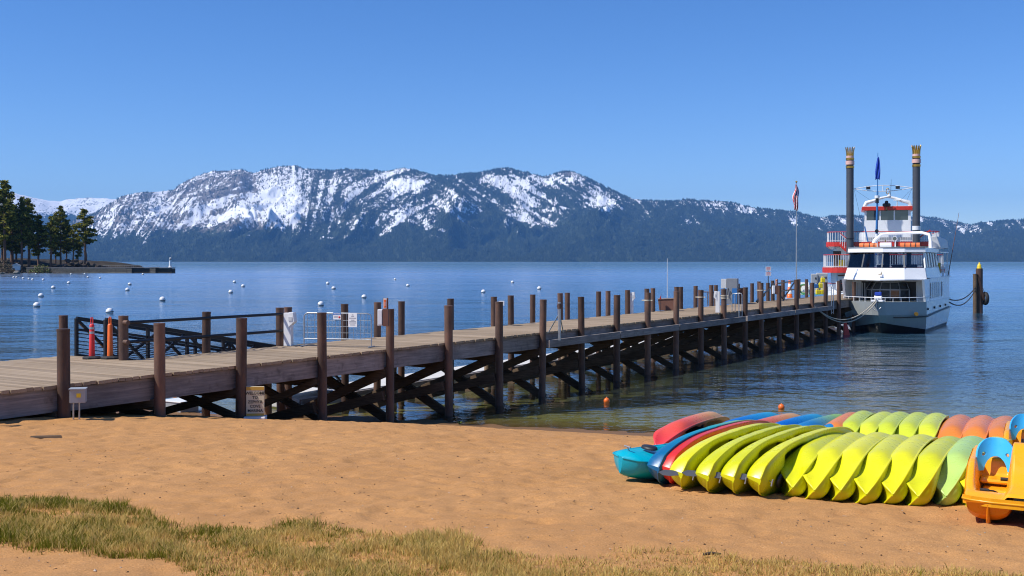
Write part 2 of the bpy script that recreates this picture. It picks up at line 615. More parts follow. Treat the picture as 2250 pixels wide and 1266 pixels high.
# bare snowfields and chutes: (px, py, half-width, half-height, lean, strength)
FIELDS = [(600, 470, 26, 52, 0.05, 0.75), (590, 420, 20, 30, -0.1, 0.5), (640, 440, 16, 50, 0.12, 0.45), (505, 470, 60, 9, -0.6, 0.5), (440, 470, 70, 10, -0.6, 0.45), (660, 440, 16, 36, 0.3, 0.3), (555, 478, 22, 22, 0, 0.35),
          (400, 440, 70, 26, -0.5, 0.2), (330, 445, 60, 22, -0.1, 0.3), (880, 410, 34, 14, 0.15, 0.4), (915, 405, 30, 12, 0.3, 0.35), (765, 420, 30, 26, 0.2, 0.25), (820, 400, 40, 20, 0, 0.2), (900, 480, 60, 28, 0.2, 0.22), (1000, 450, 40, 40, 0.4, 0.1), (1100, 400, 60, 22, 0.3, 0.3), (1150, 440, 50, 40, 0.6, 0.18), (1205, 500, 22, 12, 0.3, 0.4), (1050, 505, 25, 8, 0.1, 0.35), (720, 523, 45, 5, -0.1, 0.4), (1325, 445, 26, 24, 0.5, 0.5), (1240, 395, 45, 15, 0.2, 0.3),
          (1540, 448, 60, 10, 0, 0.2), (1530, 490, 22, 6, 0.1, 0.42), (1580, 494, 30, 5, 0.05, 0.42), (1640, 464, 18, 8, 0.1, 0.35), (1745, 480, 20, 14, 0.3, 0.35), (1840, 486, 30, 14, 0, 0.38), (1950, 490, 60, 14, 0.1, 0.3), (2080, 490, 20, 10, 0.3, 0.4), (2118, 504, 22, 10, 0.1, 0.45), (2180, 494, 26, 9, 0, 0.35), (1420, 470, 50, 20, 0.2, 0.08)]


def range_mesh(name, sky_pts, pxs, Ys, Yr, rows, seed, kind):
    pxs = np.asarray(pxs, float)
    sy = np.interp(pxs, [p for p, q in sky_pts], [q for p, q in sky_pts])
    Yr = Yr + (fbm(pxs / 260.0, pxs * 0 + 3.1, 3, seed) - 0.5) * 2600
    t = np.concatenate([np.linspace(0, 1, rows), 1 + np.linspace(0.03, 0.6, 8)])
    T, P = np.meshgrid(t, pxs, indexing='ij')
    SYm = np.interp(P, pxs, sy)
    YR = np.interp(P, pxs, Yr)
    shore = Ys + (fbm(P / 130.0, P * 0 + 7, 4, seed + 4) - 0.5) * 900
    Y = shore + (YR - shore) * T
    zr = H + (HZ - SYm) / F * YR
    prof = np.where(T <= 1, 0.30 * T + 0.70 * T ** 1.9, 1 - (T - 1) * 1.6)
    X = (P - 1125) / F * Y
    Z = zr * np.minimum(prof, 1.0)
    amp = np.sin(np.pi * np.clip(T, 0, 1)) ** 0.8
    u = X / 1500.0 + 0.55 * (1 - T) + fbm(X / 2500.0, Y / 2500.0, 3, seed + 1) * 1.2
    rel = (ridged(u, Y / 4200.0, 5, seed + 2, 0.55) - 0.58) * 900 + (ridged(X / 520.0, Y / 800.0, 4, seed + 6, 0.6) - 0.55) * 230
    Z = Z + rel * amp * np.clip(zr / 1200.0, 0.35, 1.1)
    crest = (fbm(P / 9.0, T * 0, 3, seed + 11) - 0.5) * 26 * sstep(0.85, 1.0, T) * (T <= 1.0)
    Z = np.maximum(Z + crest, 1.5 * (T > 0.0) + 6 * T)
    Z[0, :] = -3.0
    app = H * 0 + (Z - H) / Y * F            # apparent height over the horizon, photograph pixels
    # nothing in front of the crest may rise over it
    lim = (HZ - SYm)
    over = (T < 1) & (app > lim - 2)
    Z = np.where(over, H + (lim - 2 - 6 * (1 - T)) / F * Y, Z)
    app = (Z - H) / Y * F
    PY = HZ - app
    nbig = fbm(P / 60.0, PY / 30.0, 4, seed + 20)
    if kind == 'main':
        line = np.interp(P, [0, 250, 450, 700, 1000, 1300, 1450, 1700, 1850, 2250], [34, 38, 46, 50, 62, 76, 92, 86, 64, 56])
        span = np.interp(P, [0, 1300, 1450, 2250], [80, 84, 74, 70])
        S = sstep(0, 1, (app - line) / span + 0.35 + (nbig - 0.5) * 1.1) * np.interp(P, [0, 1250, 1400, 2250], [0.51, 0.44, 0.44, 0.47])
        S = S - 0.14 * sstep(0.5, 0.7, fbm(P / 45.0 + PY / 60.0, PY / 34.0, 3, seed + 33))
        k_ = np.interp(P, [150, 420, 560, 640, 760, 950, 1400, 1800, 2250], [1.0, 1.8, 1.6, 0.1, -0.7, -1.4, -1.5, -0.8, -0.8])
        S = S + (fbm((P + k_ * PY) / 11.0, PY / 70.0, 4, seed + 51) - 0.5) * 0.62 - 0.03
        for (cx, cy_, hw, hh_, lean, st) in FIELDS:
            dy = (PY - cy_)
            if abs(lean) > 0.4 and hw > hh_:      # diagonal streaks
                dx = P - cx; ry = dy - lean * dx
                g = np.exp(-(dx / hw) ** 2 - (ry / hh_) ** 2)
            else:
                g = np.exp(-((P - cx - lean * dy) / hw) ** 2 - (dy / hh_) ** 2)
            S = S + 0.75 * st * g
        rock = np.interp(P, [150, 260, 560, 640, 1400], [0.55, 0.78, 0.72, 0.42, 0.2]) * sstep(40, 90, app)
        rock = rock + 0.5 * np.exp(-((P - 1258) / 22) ** 2 - ((PY - 380) / 7) ** 2) + 0.28 * sstep(0.6, 0.8, nbig) * (app < 25)
    else:
        S = 0.28 + 0.36 * sstep(90, 115, app) - 0.5 * sstep(110, 70, app) * (fbm(P / 40, PY / 20, 3, 5) > 0.5)
        rock = app * 0 + 0.3
    V = np.stack([X, Y, Z], -1).reshape(-1, 3)
    me = np_mesh(name, V, grid_faces(len(t), len(pxs)), M['mountain'])
    color_attr(me, 'cover', np.stack([np.clip(S, 0, 0.66), np.clip(rock, 0, 1), S * 0], -1).reshape(-1, 3))
    tag(link(name, me), kind='structure')
    return X, Y, Z, S, P, PY, T


range_mesh('far_mountains', SKY_FAR, np.arange(-500, 720, 5.0), 20500, 25000, 60, 71, 'far')
mX, mY, mZ, mS, mP, mPY, mT = range_mesh('mountains', SKY_MAIN, np.arange(-500, 2750, 2.2), 13200, 18300, 170, 40, 'main')

# ---- conifers on the far slopes: a wood that reads as one mass
b = NB('far_conifer')
ob = b.n('ShaderNodeNewGeometry')
cc = b.ramp(ob.outputs['Random Per Island'], [(0.0, (0.008, 0.014, 0.010)), (1.0, (0.035, 0.05, 0.028))])
b.bsdf(cc, 0.9, 0, None, 0.1)
M['far_conifer'] = b.m
NT = 120000
ri = rng.integers(0, mX.shape[0] - 10, NT * 3); ci = rng.integers(0, mX.shape[1] - 1, NT * 3)
crest_extra = rng.integers(0, mX.shape[1] - 1, 14000)
ri = np.concatenate([ri, np.full(14000, 168) + rng.integers(0, 2, 14000)]); ci = np.concatenate([ci, crest_extra])
fu = rng.random(len(ri)); fv = rng.random(len(ri))


def bil(A):
    return (A[ri, ci] * (1 - fu) + A[ri, ci + 1] * fu) * (1 - fv) + (A[ri + 1, ci] * (1 - fu) + A[ri + 1, ci + 1] * fu) * fv


tx, ty, tz, tS, tP, tPY = bil(mX), bil(mY), bil(mZ), bil(mS), bil(mP), bil(mPY)
clump = fbm(tP / 7.0, tPY / 9.0, 3, 91)
keep = (rng.random(len(ri)) < np.clip(1.15 - tS * 1.35, 0.06, 1.0)) & (clump > 0.36 + 0.1 * (tS > 0.5)) & (tP > -350) & (tP < 2600) & (tz > 12)
keep &= ~((tP < 560) & (tS > 0.2) & (rng.random(len(ri)) < 0.55))
tx, ty, tz = tx[keep], ty[keep], tz[keep]
n = len(tx)
hgt = 17 + 21 * rng.random(n); wd = hgt * (0.16 + 0.10 * rng.random(n))
bs = np.stack([tx, ty, tz - 4], -1)
an0 = rng.random(n) * 6.28
V = np.zeros((n, 4, 3))
for k in range(3):
    V[:, k] = bs + np.stack([np.cos(an0 + k * 2.094) * wd, np.sin(an0 + k * 2.094) * wd, wd * 0], -1)
V[:, 3] = bs + np.stack([wd * 0, wd * 0, hgt + 4], -1)
bi = np.arange(n)[:, None] * 4
Ft = np.concatenate([bi + np.array([[0, 1, 3]]), bi + np.array([[1, 2, 3]]), bi + np.array([[2, 0, 3]])])
me = np_mesh('conifer_forest', V.reshape(-1, 3), Ft, M['far_conifer'], smooth=False)
tag(link('conifer_forest', me), 'dark conifer forest covering the mountain slopes across the lake', 'forest', kind='stuff')
# ================================================================== MATERIALS FOR BUILT THINGS
def wood(name, c0, c1, grain=(1, 14, 14), scale=2.2, rough=0.8, bump=0.004, per_object=0.25, stain=None):
    b = NB(name)
    v = b.coord(grain)
    g = b.noise(scale, 6, 0.65, v, 0.4)
    col = b.ramp(g, [(0.3, c0), (0.7, c1)])
    big = b.noise(0.9, 4, 0.6, b.coord())
    col = b.mix(b.ramp(big, [(0.45, 0.0), (0.75, 0.5)]), col, tuple(x * 0.55 for x in c0))
    oi = b.n('ShaderNodeObjectInfo')
    k = b.ramp(oi.outputs['Random'], [(0.0, 1 - per_object), (1.0, 1 + per_object)])
    col = b.mix(1.0, col, k, 'MULTIPLY')
    if stain:
        col = b.mix(b.ramp(b.noise(1.7, 5, 0.7, b.coord()), [(0.55, 0.0), (0.7, 0.7)]), col, stain)
    b.bsdf(col, rough, 0, b.bump(g, 0.6, bump), 0.2)
    M[name] = b.m


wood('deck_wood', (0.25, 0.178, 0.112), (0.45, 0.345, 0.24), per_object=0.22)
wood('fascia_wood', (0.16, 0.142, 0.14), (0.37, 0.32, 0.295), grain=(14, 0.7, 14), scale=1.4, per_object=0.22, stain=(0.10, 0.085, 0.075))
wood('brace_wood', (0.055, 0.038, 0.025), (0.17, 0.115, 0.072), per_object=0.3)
b = NB('rust_steel')
v = b.coord((1, 1, 0.35))
g = b.noise(3.0, 6, 0.65, v)
col = b.ramp(g, [(0.28, (0.06, 0.038, 0.030)), (0.5, (0.115, 0.068, 0.050)), (0.75, (0.21, 0.105, 0.066))])
col = b.mix(b.ramp(b.noise(14, 4, 0.7, v), [(0.55, 0.0), (0.75, 0.6)]), col, (0.25, 0.11, 0.05))
oi = b.n('ShaderNodeObjectInfo')
col = b.mix(1.0, col, b.ramp(oi.outputs['Random'], [(0.0, 0.7), (1.0, 1.3)]), 'MULTIPLY')
b.bsdf(col, 0.62, 0.25, b.bump(b.noise(22, 4, 0.6, v), 0.35, 0.006), 0.4)
M['rust_steel'] = b.m
b = NB('old_pile')
v = b.coord((1, 1, 0.5))
g = b.noise(3.5, 6, 0.7, v)
b.bsdf(b.ramp(g, [(0.3, (0.10, 0.065, 0.04)), (0.55, (0.30, 0.21, 0.14)), (0.8, (0.45, 0.36, 0.27))]), 0.85, 0, b.bump(g, 0.5, 0.01), 0.2)
M['old_pile'] = b.m
simple('black_steel', (0.018, 0.020, 0.026), 0.4, 0.3, 0.2)
simple('galvanised', (0.42, 0.44, 0.46), 0.38, 0.7, 0.2, 9)
simple('grey_paint', (0.34, 0.36, 0.38), 0.45, 0, 0.12, 4, dirt=(0.18, 0.16, 0.14), dirt_amt=0.35)
simple('light_grey_paint', (0.55, 0.56, 0.57), 0.45, 0, 0.08, 4, dirt=(0.3, 0.28, 0.25), dirt_amt=0.3)
simple('white_paint', (0.80, 0.80, 0.80), 0.35, 0, 0.05, 3, dirt=(0.55, 0.52, 0.48), dirt_amt=0.3)
simple('boat_white', (0.83, 0.84, 0.85), 0.22, 0, 0.04, 1.2, dirt=(0.62, 0.62, 0.6), dirt_amt=0.25)
simple('red_paint', (0.62, 0.035, 0.022), 0.4, 0, 0.15, 3)
simple('orange_plastic', (0.85, 0.16, 0.02), 0.42, 0, 0.1, 5)
simple('red_plastic', (0.72, 0.035, 0.03), 0.42, 0, 0.1, 5)
simple('yellow_paint', (0.80, 0.55, 0.02), 0.45, 0, 0.12, 6)
simple('blue_paint', (0.03, 0.16, 0.42), 0.4, 0, 0.15, 4)
simple('rubber', (0.02, 0.02, 0.021), 0.75, 0, 0.3, 8, bump=0.004)
simple('rope', (0.52, 0.46, 0.36), 0.9, 0, 0.25, 20)
simple('dark_rope', (0.03, 0.032, 0.04), 0.85, 0, 0.25, 20)
simple('brown_board', (0.17, 0.075, 0.05), 0.7, 0, 0.2, 3)
simple('concrete_dock', (0.62, 0.60, 0.57), 0.85, 0, 0.12, 2, dirt=(0.35, 0.32, 0.28), dirt_amt=0.4)
simple('black_ink', (0.015, 0.015, 0.015), 0.6)
simple('red_ink', (0.6, 0.03, 0.03), 0.6)
simple('blue_ink', (0.02, 0.17, 0.55), 0.6)
simple('grey_ink', (0.33, 0.34, 0.38), 0.6)
simple('paper', (0.82, 0.82, 0.83), 0.6, 0, 0.04)
simple('gold_paint', (0.48, 0.27, 0.055), 0.32, 0.85, 0.15, 6)
simple('pink_paint', (0.72, 0.44, 0.38), 0.5, 0, 0.1)
simple('funnel_grey', (0.06, 0.066, 0.08), 0.45, 0, 0.12, 1.5)

# ================================================================== THE PIER
TH = math.atan(1495 / 2400.0)
PDIR = Vector((math.sin(TH), math.cos(TH), 0)); PN = Vector((-math.cos(TH), math.sin(TH), 0))
PO = Vector((-3.845, 34.43, 0))
DZ = 2.46
PW = 3.62
RZ = -TH          # local +Y runs along the pier


def PP(s, q, z=0.0):
    return PO + PDIR * s + PN * q + Vector((0, 0, z))


def s_of(px, q=0.0):
    k = (px - 1125) / F
    bx = PO.x + PN.x * q; by = PO.y + PN.y * q
    return (k * by - bx) / (PDIR.x - k * PDIR.y)


def on_q(px, py, q):
    """point of the photograph on the upright plane q of the pier"""
    s = s_of(px, q)
    Y = (PO + PDIR * s + PN * q).y
    return s, H - (py - HZ) / F * Y


def dk(px, py):
    return on_z(px, py, DZ)


pier = thing('wooden_pier', PO, RZ, 'long wooden pier on rusty steel piles running from the beach to the boats', 'pier')


def L(s, q, z):
    """pier-local coordinates (x = -q, y = s)"""
    return Vector((-q, s, z))


S0, S1 = -20.0, 68.0
p_end = dk(288, 790) - PO
S_PLAT = p_end.dot(PDIR)
PLAT = 2.75
pitch = 0.20
pm = MB().box((-0.5, -0.094, -0.075), (0.5, 0.094, 0.0)).mesh('plank', 'deck_wood')
rest = MB()
pr_ = random.Random(5)
s = S0; k = 0
while s < S1:
    e0 = -0.07 + pr_.uniform(-0.035, 0.03)
    e1 = PW + pr_.uniform(-0.02, 0.04) + (PLAT if s < S_PLAT else 0)
    if k >= 300:       # the farthest planks, past the three hundred that show largest
        zt_ = DZ + pr_.uniform(-0.007, 0.004)
        rest.box((-e1, s - 0.094, zt_ - 0.075), (-e0, s + 0.094, zt_))
        s += pitch; k += 1
        continue
    o = link('plank', pm, pier, (-(e0 + e1) / 2, s + pr_.uniform(-0.004, 0.004), DZ + pr_.uniform(-0.007, 0.004)), (pr_.uniform(-0.012, 0.012), pr_.uniform(-0.001, 0.001), pr_.uniform(-0.003, 0.003)), (e1 - e0, 1.0, 1.0))
    s += pitch; k += 1
tag(rest.build('plank_run', 'deck_wood', pier), kind='stuff')
NEAR = [(140, 724), (351, 711), (530, 700), (708, 688), (857, 680), (986, 672), (1097, 664), (1192, 659), (1278, 653), (1355, 649), (1423, 644), (1485, 641), (1540, 638), (1591, 636), (1637, 632), (1673, 622), (1712, 628), (1750, 615), (1784, 622), (1814, 621), (1843, 618)]
bents = [s_of(px) for px, py in NEAR]
bents = [bents[0] - 6.2, bents[0] - 3.1] + bents + [bents[-1] + 3.4 * i for i in range(1, 4)]


def floor_z(s, q):
    p = PP(s, q)
    return float(beach_z(p.x, p.y)) - 0.4


def pile(s, q, ztop, r=0.14, mat='rust_steel', rim=True):
    ls, lq = pr_.uniform(-0.03, 0.03), pr_.uniform(-0.03, 0.03)
    r *= pr_.uniform(0.94, 1.05)
    mb = MB().cyl(L(s - ls, q - lq, floor_z(s, q)), L(s + ls, q + lq, ztop), r, n=18)
    if rim:
        mb.cyl(L(s + ls, q + lq, ztop - 0.04), L(s + ls, q + lq, ztop + 0.012), r * 1.025, n=18)
    return mb.build('pile', mat, pier)


for px, py in NEAR:
    s, z = on_q(px, py, -0.16)
    pile(s, -0.16, z)
for s in bents[:2] + bents[-3:]:
    pile(s, -0.16, DZ + 1.22)
s, z = on_q(1671, 630, -0.16)
FAR = [(140, 694, PLAT), (272, 695, 0), (453, 686, 0), (616, 677, 0), (633, 676, 0.2), (758, 669, 0), (829, 665, 0), (882, 663, 0.1), (990, 657, 0), (1085, 653, 0), (1123, 650, 0.1), (1170, 648, 0), (1232, 645, 0), (1247, 644, 0.1), (1315, 641, 0), (1336, 640, 0.15), (1379, 638, 0), (1421, 635, 0), (1435, 634, 0.2), (1487, 631, 0), (1496, 631, 0.2), (1528, 629, 0), (1563, 627, 0), (1573, 627, 0.2), (1621, 624, 0), (1652, 623, 0), (1668, 619, 0.3), (1688, 622, 0), (1697, 617, 0.3), (1721, 616, 0), (1755, 614, 0.1), (1772, 614, 0.2)]
far_q = PW + 0.20
for px, py, dq in FAR:
    s, z = on_q(px, py, far_q + dq)
    pile(s, far_q + dq, z, 0.13)
# lower, weathered halves of the far piles above the water
for i, s in enumerate(bents[3:-2]):
    if i % 2 == 0:
        MB().cyl(L(s + 1.1, far_q - 0.55, floor_z(s, far_q)), L(s + 1.1, far_q - 0.55, 2.0), 0.15, 0.14, n=12).build('pile', 'old_pile', pier)
# caps, stringers, fascia
for s in bents:
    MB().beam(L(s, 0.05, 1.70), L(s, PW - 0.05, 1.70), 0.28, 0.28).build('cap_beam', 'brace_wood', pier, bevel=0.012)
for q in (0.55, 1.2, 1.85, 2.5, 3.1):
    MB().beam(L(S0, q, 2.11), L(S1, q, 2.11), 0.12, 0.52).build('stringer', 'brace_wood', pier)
for q, nm in ((0.075, 'fascia_board'), (PW - 0.09, 'fascia_board')):
    edges = [S0] + bents + [S1]
    for a, b_ in zip(edges[:-1], edges[1:]):
        if b_ - a < 0.3: continue
        dz = pr_.uniform(-0.012, 0.012)
        MB().beam(L(a + 0.012, q, 2.105 + dz), L(b_ - 0.012, q, 2.105 + dz), 0.09, 0.54).build(nm, 'fascia_wood', pier, bevel=0.008)
MB().beam(L(S0, PW + PLAT - 0.09, 2.105), L(S_PLAT - 0.02, PW + PLAT - 0.09, 2.105), 0.09, 0.54).build('fascia_board', 'fascia_wood', pier)
for q in (PW + 0.6, PW + 1.3):
    MB().beam(L(S0, q, 2.11), L(S_PLAT - 0.1, q, 2.11), 0.12, 0.52).build('stringer', 'brace_wood', pier)
# cross braces in every bent
for i, s in enumerate(bents):
    gf_ = max(floor_z(s, PW) + 0.4, -0.1); gn = max(floor_z(s, 0) + 0.4, -0.1)
    if gn > 1.75: continue
    th_ = 0.29 if gn < 0.5 else 0.2
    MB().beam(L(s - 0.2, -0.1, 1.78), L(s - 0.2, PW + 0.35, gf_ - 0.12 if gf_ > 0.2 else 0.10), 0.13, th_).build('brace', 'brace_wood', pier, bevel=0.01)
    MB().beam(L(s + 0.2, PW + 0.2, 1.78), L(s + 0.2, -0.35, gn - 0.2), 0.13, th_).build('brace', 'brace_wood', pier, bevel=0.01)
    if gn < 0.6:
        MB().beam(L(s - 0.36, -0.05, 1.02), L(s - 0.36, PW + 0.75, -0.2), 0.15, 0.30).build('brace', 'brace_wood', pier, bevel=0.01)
# wale timbers hung outside the piles
for a, b_, dz in ((1204, 1360, 0), (1361, 1490, 0.0), (1491, 1636, -0.01), (1640, 1745, 0), (1746, 1826, 0)):
    MB().beam(L(s_of(a, -0.36), -0.37, 2.02 + dz), L(s_of(b_, -0.36), -0.37, 2.02 + dz), 0.13, 0.29).build('wale', 'fascia_wood', pier, bevel=0.01)
# pipe rails along the far side near the beach
for ya, yb in ((709, 690), (752, 727)):
    sa, za = on_q(276, ya, far_q - 0.15); sb, zb = on_q(620, yb, far_q - 0.15)
    MB().cyl(L(sa, far_q - 0.15, za), L(sb, far_q - 0.15, zb), 0.045, n=10).build('rail', 'black_steel', pier)
    MB().cyl(L(sa + 0.0, far_q - 0.26, za), L(sa + 0.0, far_q - 0.10, za), 0.07, n=10).build('rail_bolt', 'rust_steel', pier)
# steps the deck passes over the far end: bollard caps and iron bands on some piles
for px, py in ((1423, 660), (1540, 653), (1591, 650), (1591, 655), (1673, 638)):
    s, z = on_q(px, py, -0.16)
    mb = MB().cyl(L(s, -0.16, z - 0.03), L(s, -0.16, z + 0.03), 0.165, n=16)
    mb.beam(L(s - 0.02, -0.42, z), L(s - 0.02, 0.12, z), 0.05, 0.05)
    mb.build('mooring_band', 'rope', pier)

# ---- gangway from the landing down to the float
GA, GB = S_PLAT + 0.05, S_PLAT + 10.5
g0, g1 = 2.42, 0.55
gang = thing('gangway', PP(GA, PW + 1.95, 0), RZ, 'black steel truss gangway sloping down from the pier landing to the float', 'gangway')


def G(s, q, z):
    return Vector((-(q - (PW + 1.95)), s - GA, z))


def gz(s):
    return g0 + (g1 - g0) * (s - GA) / (GB - GA)


for q in (PW + 1.3, PW + 2.6):
    MB().beam(G(GA, q, gz(GA) + 1.12), G(GB, q, gz(GB) + 1.12), 0.09, 0.11).build('top_chord', 'black_steel', gang)
    MB().beam(G(GA, q, gz(GA) + 0.02), G(GB, q, gz(GB) + 0.02), 0.09, 0.14).build('bottom_chord', 'black_steel', gang)
    MB().beam(G(GA, q, gz(GA) + 0.80), G(GB, q, gz(GB) + 0.80), 0.06, 0.07).build('mid_chord', 'black_steel', gang)
    n = 7
    for i in range(n + 1):
        s = GA + (GB - GA) * i / n
        MB().beam(G(s, q, gz(s)), G(s, q, gz(s) + 1.12), 0.085, 0.085, (1, 0, 0)).build('post', 'black_steel', gang)
        if i < n:
            s2 = GA + (GB - GA) * (i + 1) / n
            MB().beam(G(s, q, gz(s) + (0 if i % 2 else 1.1)), G(s2, q, gz(s2) + (1.1 if i % 2 else 0)), 0.07, 0.08).build('diagonal', 'black_steel', gang)
    for j in range(6):
        zz = 0.14 + j * 0.11
        MB().cyl(G(GA, q - 0.04, gz(GA) + zz), G(GB, q - 0.04, gz(GB) + zz), 0.013, n=5).build('infill_rail', 'black_steel', gang)
MB().beam(G(GA, PW + 1.952, gz(GA) - 0.05), G(GB, PW + 1.952, gz(GB) - 0.05), 1.2, 0.05).build('walkway', 'grey_paint', gang)

# ---- floating dock
dock = thing('floating_dock', PP(0, PW + 2.35, 0), RZ, 'long low pale floating dock lying on the water beyond the pier', 'dock')
for i in range(7):
    a = 1.2 + i * 6.1
    MB().box((-(1.0), a, 0.05), (1.0, a + 6.02, 0.42)).build('float_section', 'concrete_dock', dock, bevel=0.02)
    MB().beam((1.06, a + 0.05, 0.30), (1.06, a + 5.95, 0.30), 0.10, 0.16).build('rub_rail', 'fascia_wood', dock)
pp = on_z(395, 890, 0.25)
fl = thing('float_box', pp, RZ, 'short grey float end with white lip on the water under the pier', 'float')
MB().box((-0.5, -0.4, -0.22), (0.5, 0.4, 0.14)).build('hull', 'grey_paint', fl, bevel=0.02)
MB().box((-0.53, -0.43, 0.142), (0.53, 0.43, 0.18)).build('top', 'white_paint', fl, bevel=0.01)
# ================================================================== THINGS ON AND ABOUT THE PIER


# ---- crowd barrier
pa, pb = dk(668, 761), dk(816, 763.5)
dv = pb - pa
bar = thing('crowd_barrier', pa, math.atan2(dv.y, dv.x), 'galvanised crowd barrier closing off the pier deck', 'barrier')
w_ = dv.length; h_ = 1.08
def barf(x, z): return (x, 0, z)
pts = [barf(0, 0.04), barf(0, h_ - 0.12), barf(0.035, h_ - 0.04), barf(0.12, h_), barf(w_ - 0.12, h_), barf(w_ - 0.035, h_ - 0.04), barf(w_, h_ - 0.12), barf(w_, 0.04)]
MB().tube(pts, 0.021, 8).build('frame', 'galvanised', bar)
MB().cyl(barf(0, 0.25), barf(w_, 0.25), 0.019, n=8).build('lower_rail', 'galvanised', bar)
for i in range(1, 19):
    x = w_ * i / 19
    MB().cyl(barf(x, 0.25), barf(x, h_), 0.0065, n=5).build('bar', 'galvanised', bar)
for z in (0.45, 0.65, 0.85):
    MB().cyl(barf(0, z), barf(w_, z), 0.0055, n=5).build('wire', 'galvanised', bar)
for x in (0, w_):
    MB().beam((x, -0.28, 0.02), (x, 0.28, 0.02), 0.05, 0.03).build('foot', 'galvanised', bar)


def on_bar(px, py):
    t = (px - 668) / (816 - 668)
    p = pa.lerp(pb, t)
    return Vector((p.x, p.y, H - (py - HZ) / F * p.y))


rzb = math.atan2(dv.y, dv.x)


def sheet(name, px0, px1, py0, py1, mat, label, cat, th=0.006, out=0.034):
    a = on_bar(px0, py0); b_ = on_bar(px1, py1)
    t = thing(name, ((a.x + b_.x) / 2, (a.y + b_.y) / 2 - out, (a.z + b_.z) / 2), rzb, label, cat)
    ww = abs(b_.x - a.x) / math.cos(rzb) / 2; hh_ = abs(a.z - b_.z) / 2
    MB().box((-ww, 0, -hh_), (ww, th, hh_)).build('sheet', mat, t)
    return t, ww, hh_


def print_on(t, txt, size, mat, x, z, y=-0.003):
    o = link('lettering', text_mesh(txt, size, mat), t, (x, y, z), (R(90), 0, 0))
    return o


t, ww, hh_ = sheet('notice_sign', 733, 750, 687, 702, 'paper', 'small notice with blue heading hung on the barrier', 'sign')
MB().box((-ww, -0.004, hh_ * 0.35), (ww, -0.001, hh_)).build('heading', 'blue_ink', t)
print_on(t, 'NOTICE', 0.062, 'paper', 0, hh_ * 0.67, -0.006)
for i in range(2):
    MB().box((-ww * 0.8, -0.003, -hh_ * (0.15 + 0.3 * i)), (ww * 0.25, -0.001, -hh_ * (0.02 + 0.3 * i))).build('print_line', 'grey_ink', t)
po = MB().lathe([(0.0, 0.004), (0.035, 0.004), (0.035, 0.0)], n=14).build('pictogram', 'red_ink', t)
po.rotation_euler = (R(90), 0, 0); po.location = (ww * 0.6, -0.001, -hh_ * 0.35)
t, ww, hh_ = sheet('notice_sheet', 766, 785, 688, 719, 'paper', 'tall white printed sheet hung on the barrier', 'sign')
for i, (z, k) in enumerate(((0.75, 0.2), (0.55, 0.35), (0.28, 0.8), (0.0, 0.4), (-0.2, 0.75), (-0.4, 0.8), (-0.68, 0.6))):
    MB().box((-ww * k, -0.003, hh_ * z - 0.012), (ww * k, -0.001, hh_ * z + 0.012)).build('print_line', 'grey_ink', t)

# ---- delineator posts on the landing
for px, top, mat, lab in ((202, 697, 'red_plastic', 'red delineator post with grey bands on the pier landing'), (242, 696, 'orange_plastic', 'plain orange delineator post beside the red one')):
    p = dk(px, 788)
    h_ = (788 - top) / px_m(p)
    t = thing('delineator_post', p, 0, lab, 'traffic post', 'delineator posts on the landing')
    MB().lathe([(0.0, 0.0), (0.27, 0.0), (0.27, 0.035), (0.20, 0.07), (0.085, 0.075), (0.0, 0.075)], n=8, smooth=False).build('base', 'rubber', t)
    MB().lathe([(0.082, 0.07), (0.066, h_ * 0.80), (0.05, h_ * 0.83), (0.0, h_ * 0.83)], n=14).build('post', mat, t)
    mb = MB()
    for sx_ in (-1, 1):
        mb.tube([(sx_ * 0.028, 0, h_ * 0.82), (sx_ * 0.03, 0, h_ * 0.93), (sx_ * 0.018, 0, h_)], 0.016, 6)
    mb.build('handle', mat, t)
    if 'red' in lab.split()[0]:
        for a in (0.60, 0.71):
            MB().lathe([(0.0735, h_ * a), (0.0715, h_ * (a + 0.055))], n=14).build('reflective_band', 'galvanised', t)

# ---- white service pedestals
def pedestal(px, base, top, lab, wide=0.26, box=True, side=1):
    p = dk(px, base)
    h_ = (base - top) / px_m(p)
    t = thing('service_pedestal', p, RZ * 0.4, lab, 'pedestal', 'white service pedestals along the pier')
    MB().box((-wide / 2, -0.1, 0), (wide / 2, 0.1, h_ * 0.98)).build('post', 'white_paint', t, bevel=0.012)
    if box:
        q0 = [(side * wide * 0.2, -0.125, h_ * 0.55), (side * wide * 0.95, -0.125, h_ * 0.72), (side * wide * 0.95, 0.125, h_ * 0.72), (side * wide * 0.2, 0.125, h_ * 0.55)]
        q1 = [(side * wide * 0.2, -0.125, h_), (side * wide * 0.8, -0.125, h_), (side * wide * 0.8, 0.125, h_), (side * wide * 0.2, 0.125, h_)]
        MB().hull8(q0, q1).build('outlet_box', 'white_paint', t, bevel=0.01)
        MB().box((side * wide * 0.3 - 0.02, -0.14, h_ * 0.74), (side * wide * 0.7, -0.126, h_ * 0.86)).build('outlet_cover', 'light_grey_paint', t)
    return t


pedestal(634, 760, 686, 'white service pedestal at the end of the pipe rails')
pedestal(1387, 689, 642, 'white service pedestal on the far edge of the pier mid way along', 0.22)
pedestal(1577, 687, 640, 'white service pedestal at the near edge beside a banded pile', 0.22, True, -1)
p = dk(1098, 716)
t = thing('service_pedestal', p, 0, 'white service pedestal mostly hidden behind a near pile', 'pedestal', 'white service pedestals along the pier')
MB().box((-0.11, -0.1, 0), (0.11, 0.1, 1.02)).build('post', 'white_paint', t, bevel=0.01)
MB().box((-0.13, -0.13, 0.86), (0.2, 0.13, 1.06)).build('outlet_box', 'white_paint', t, bevel=0.01)

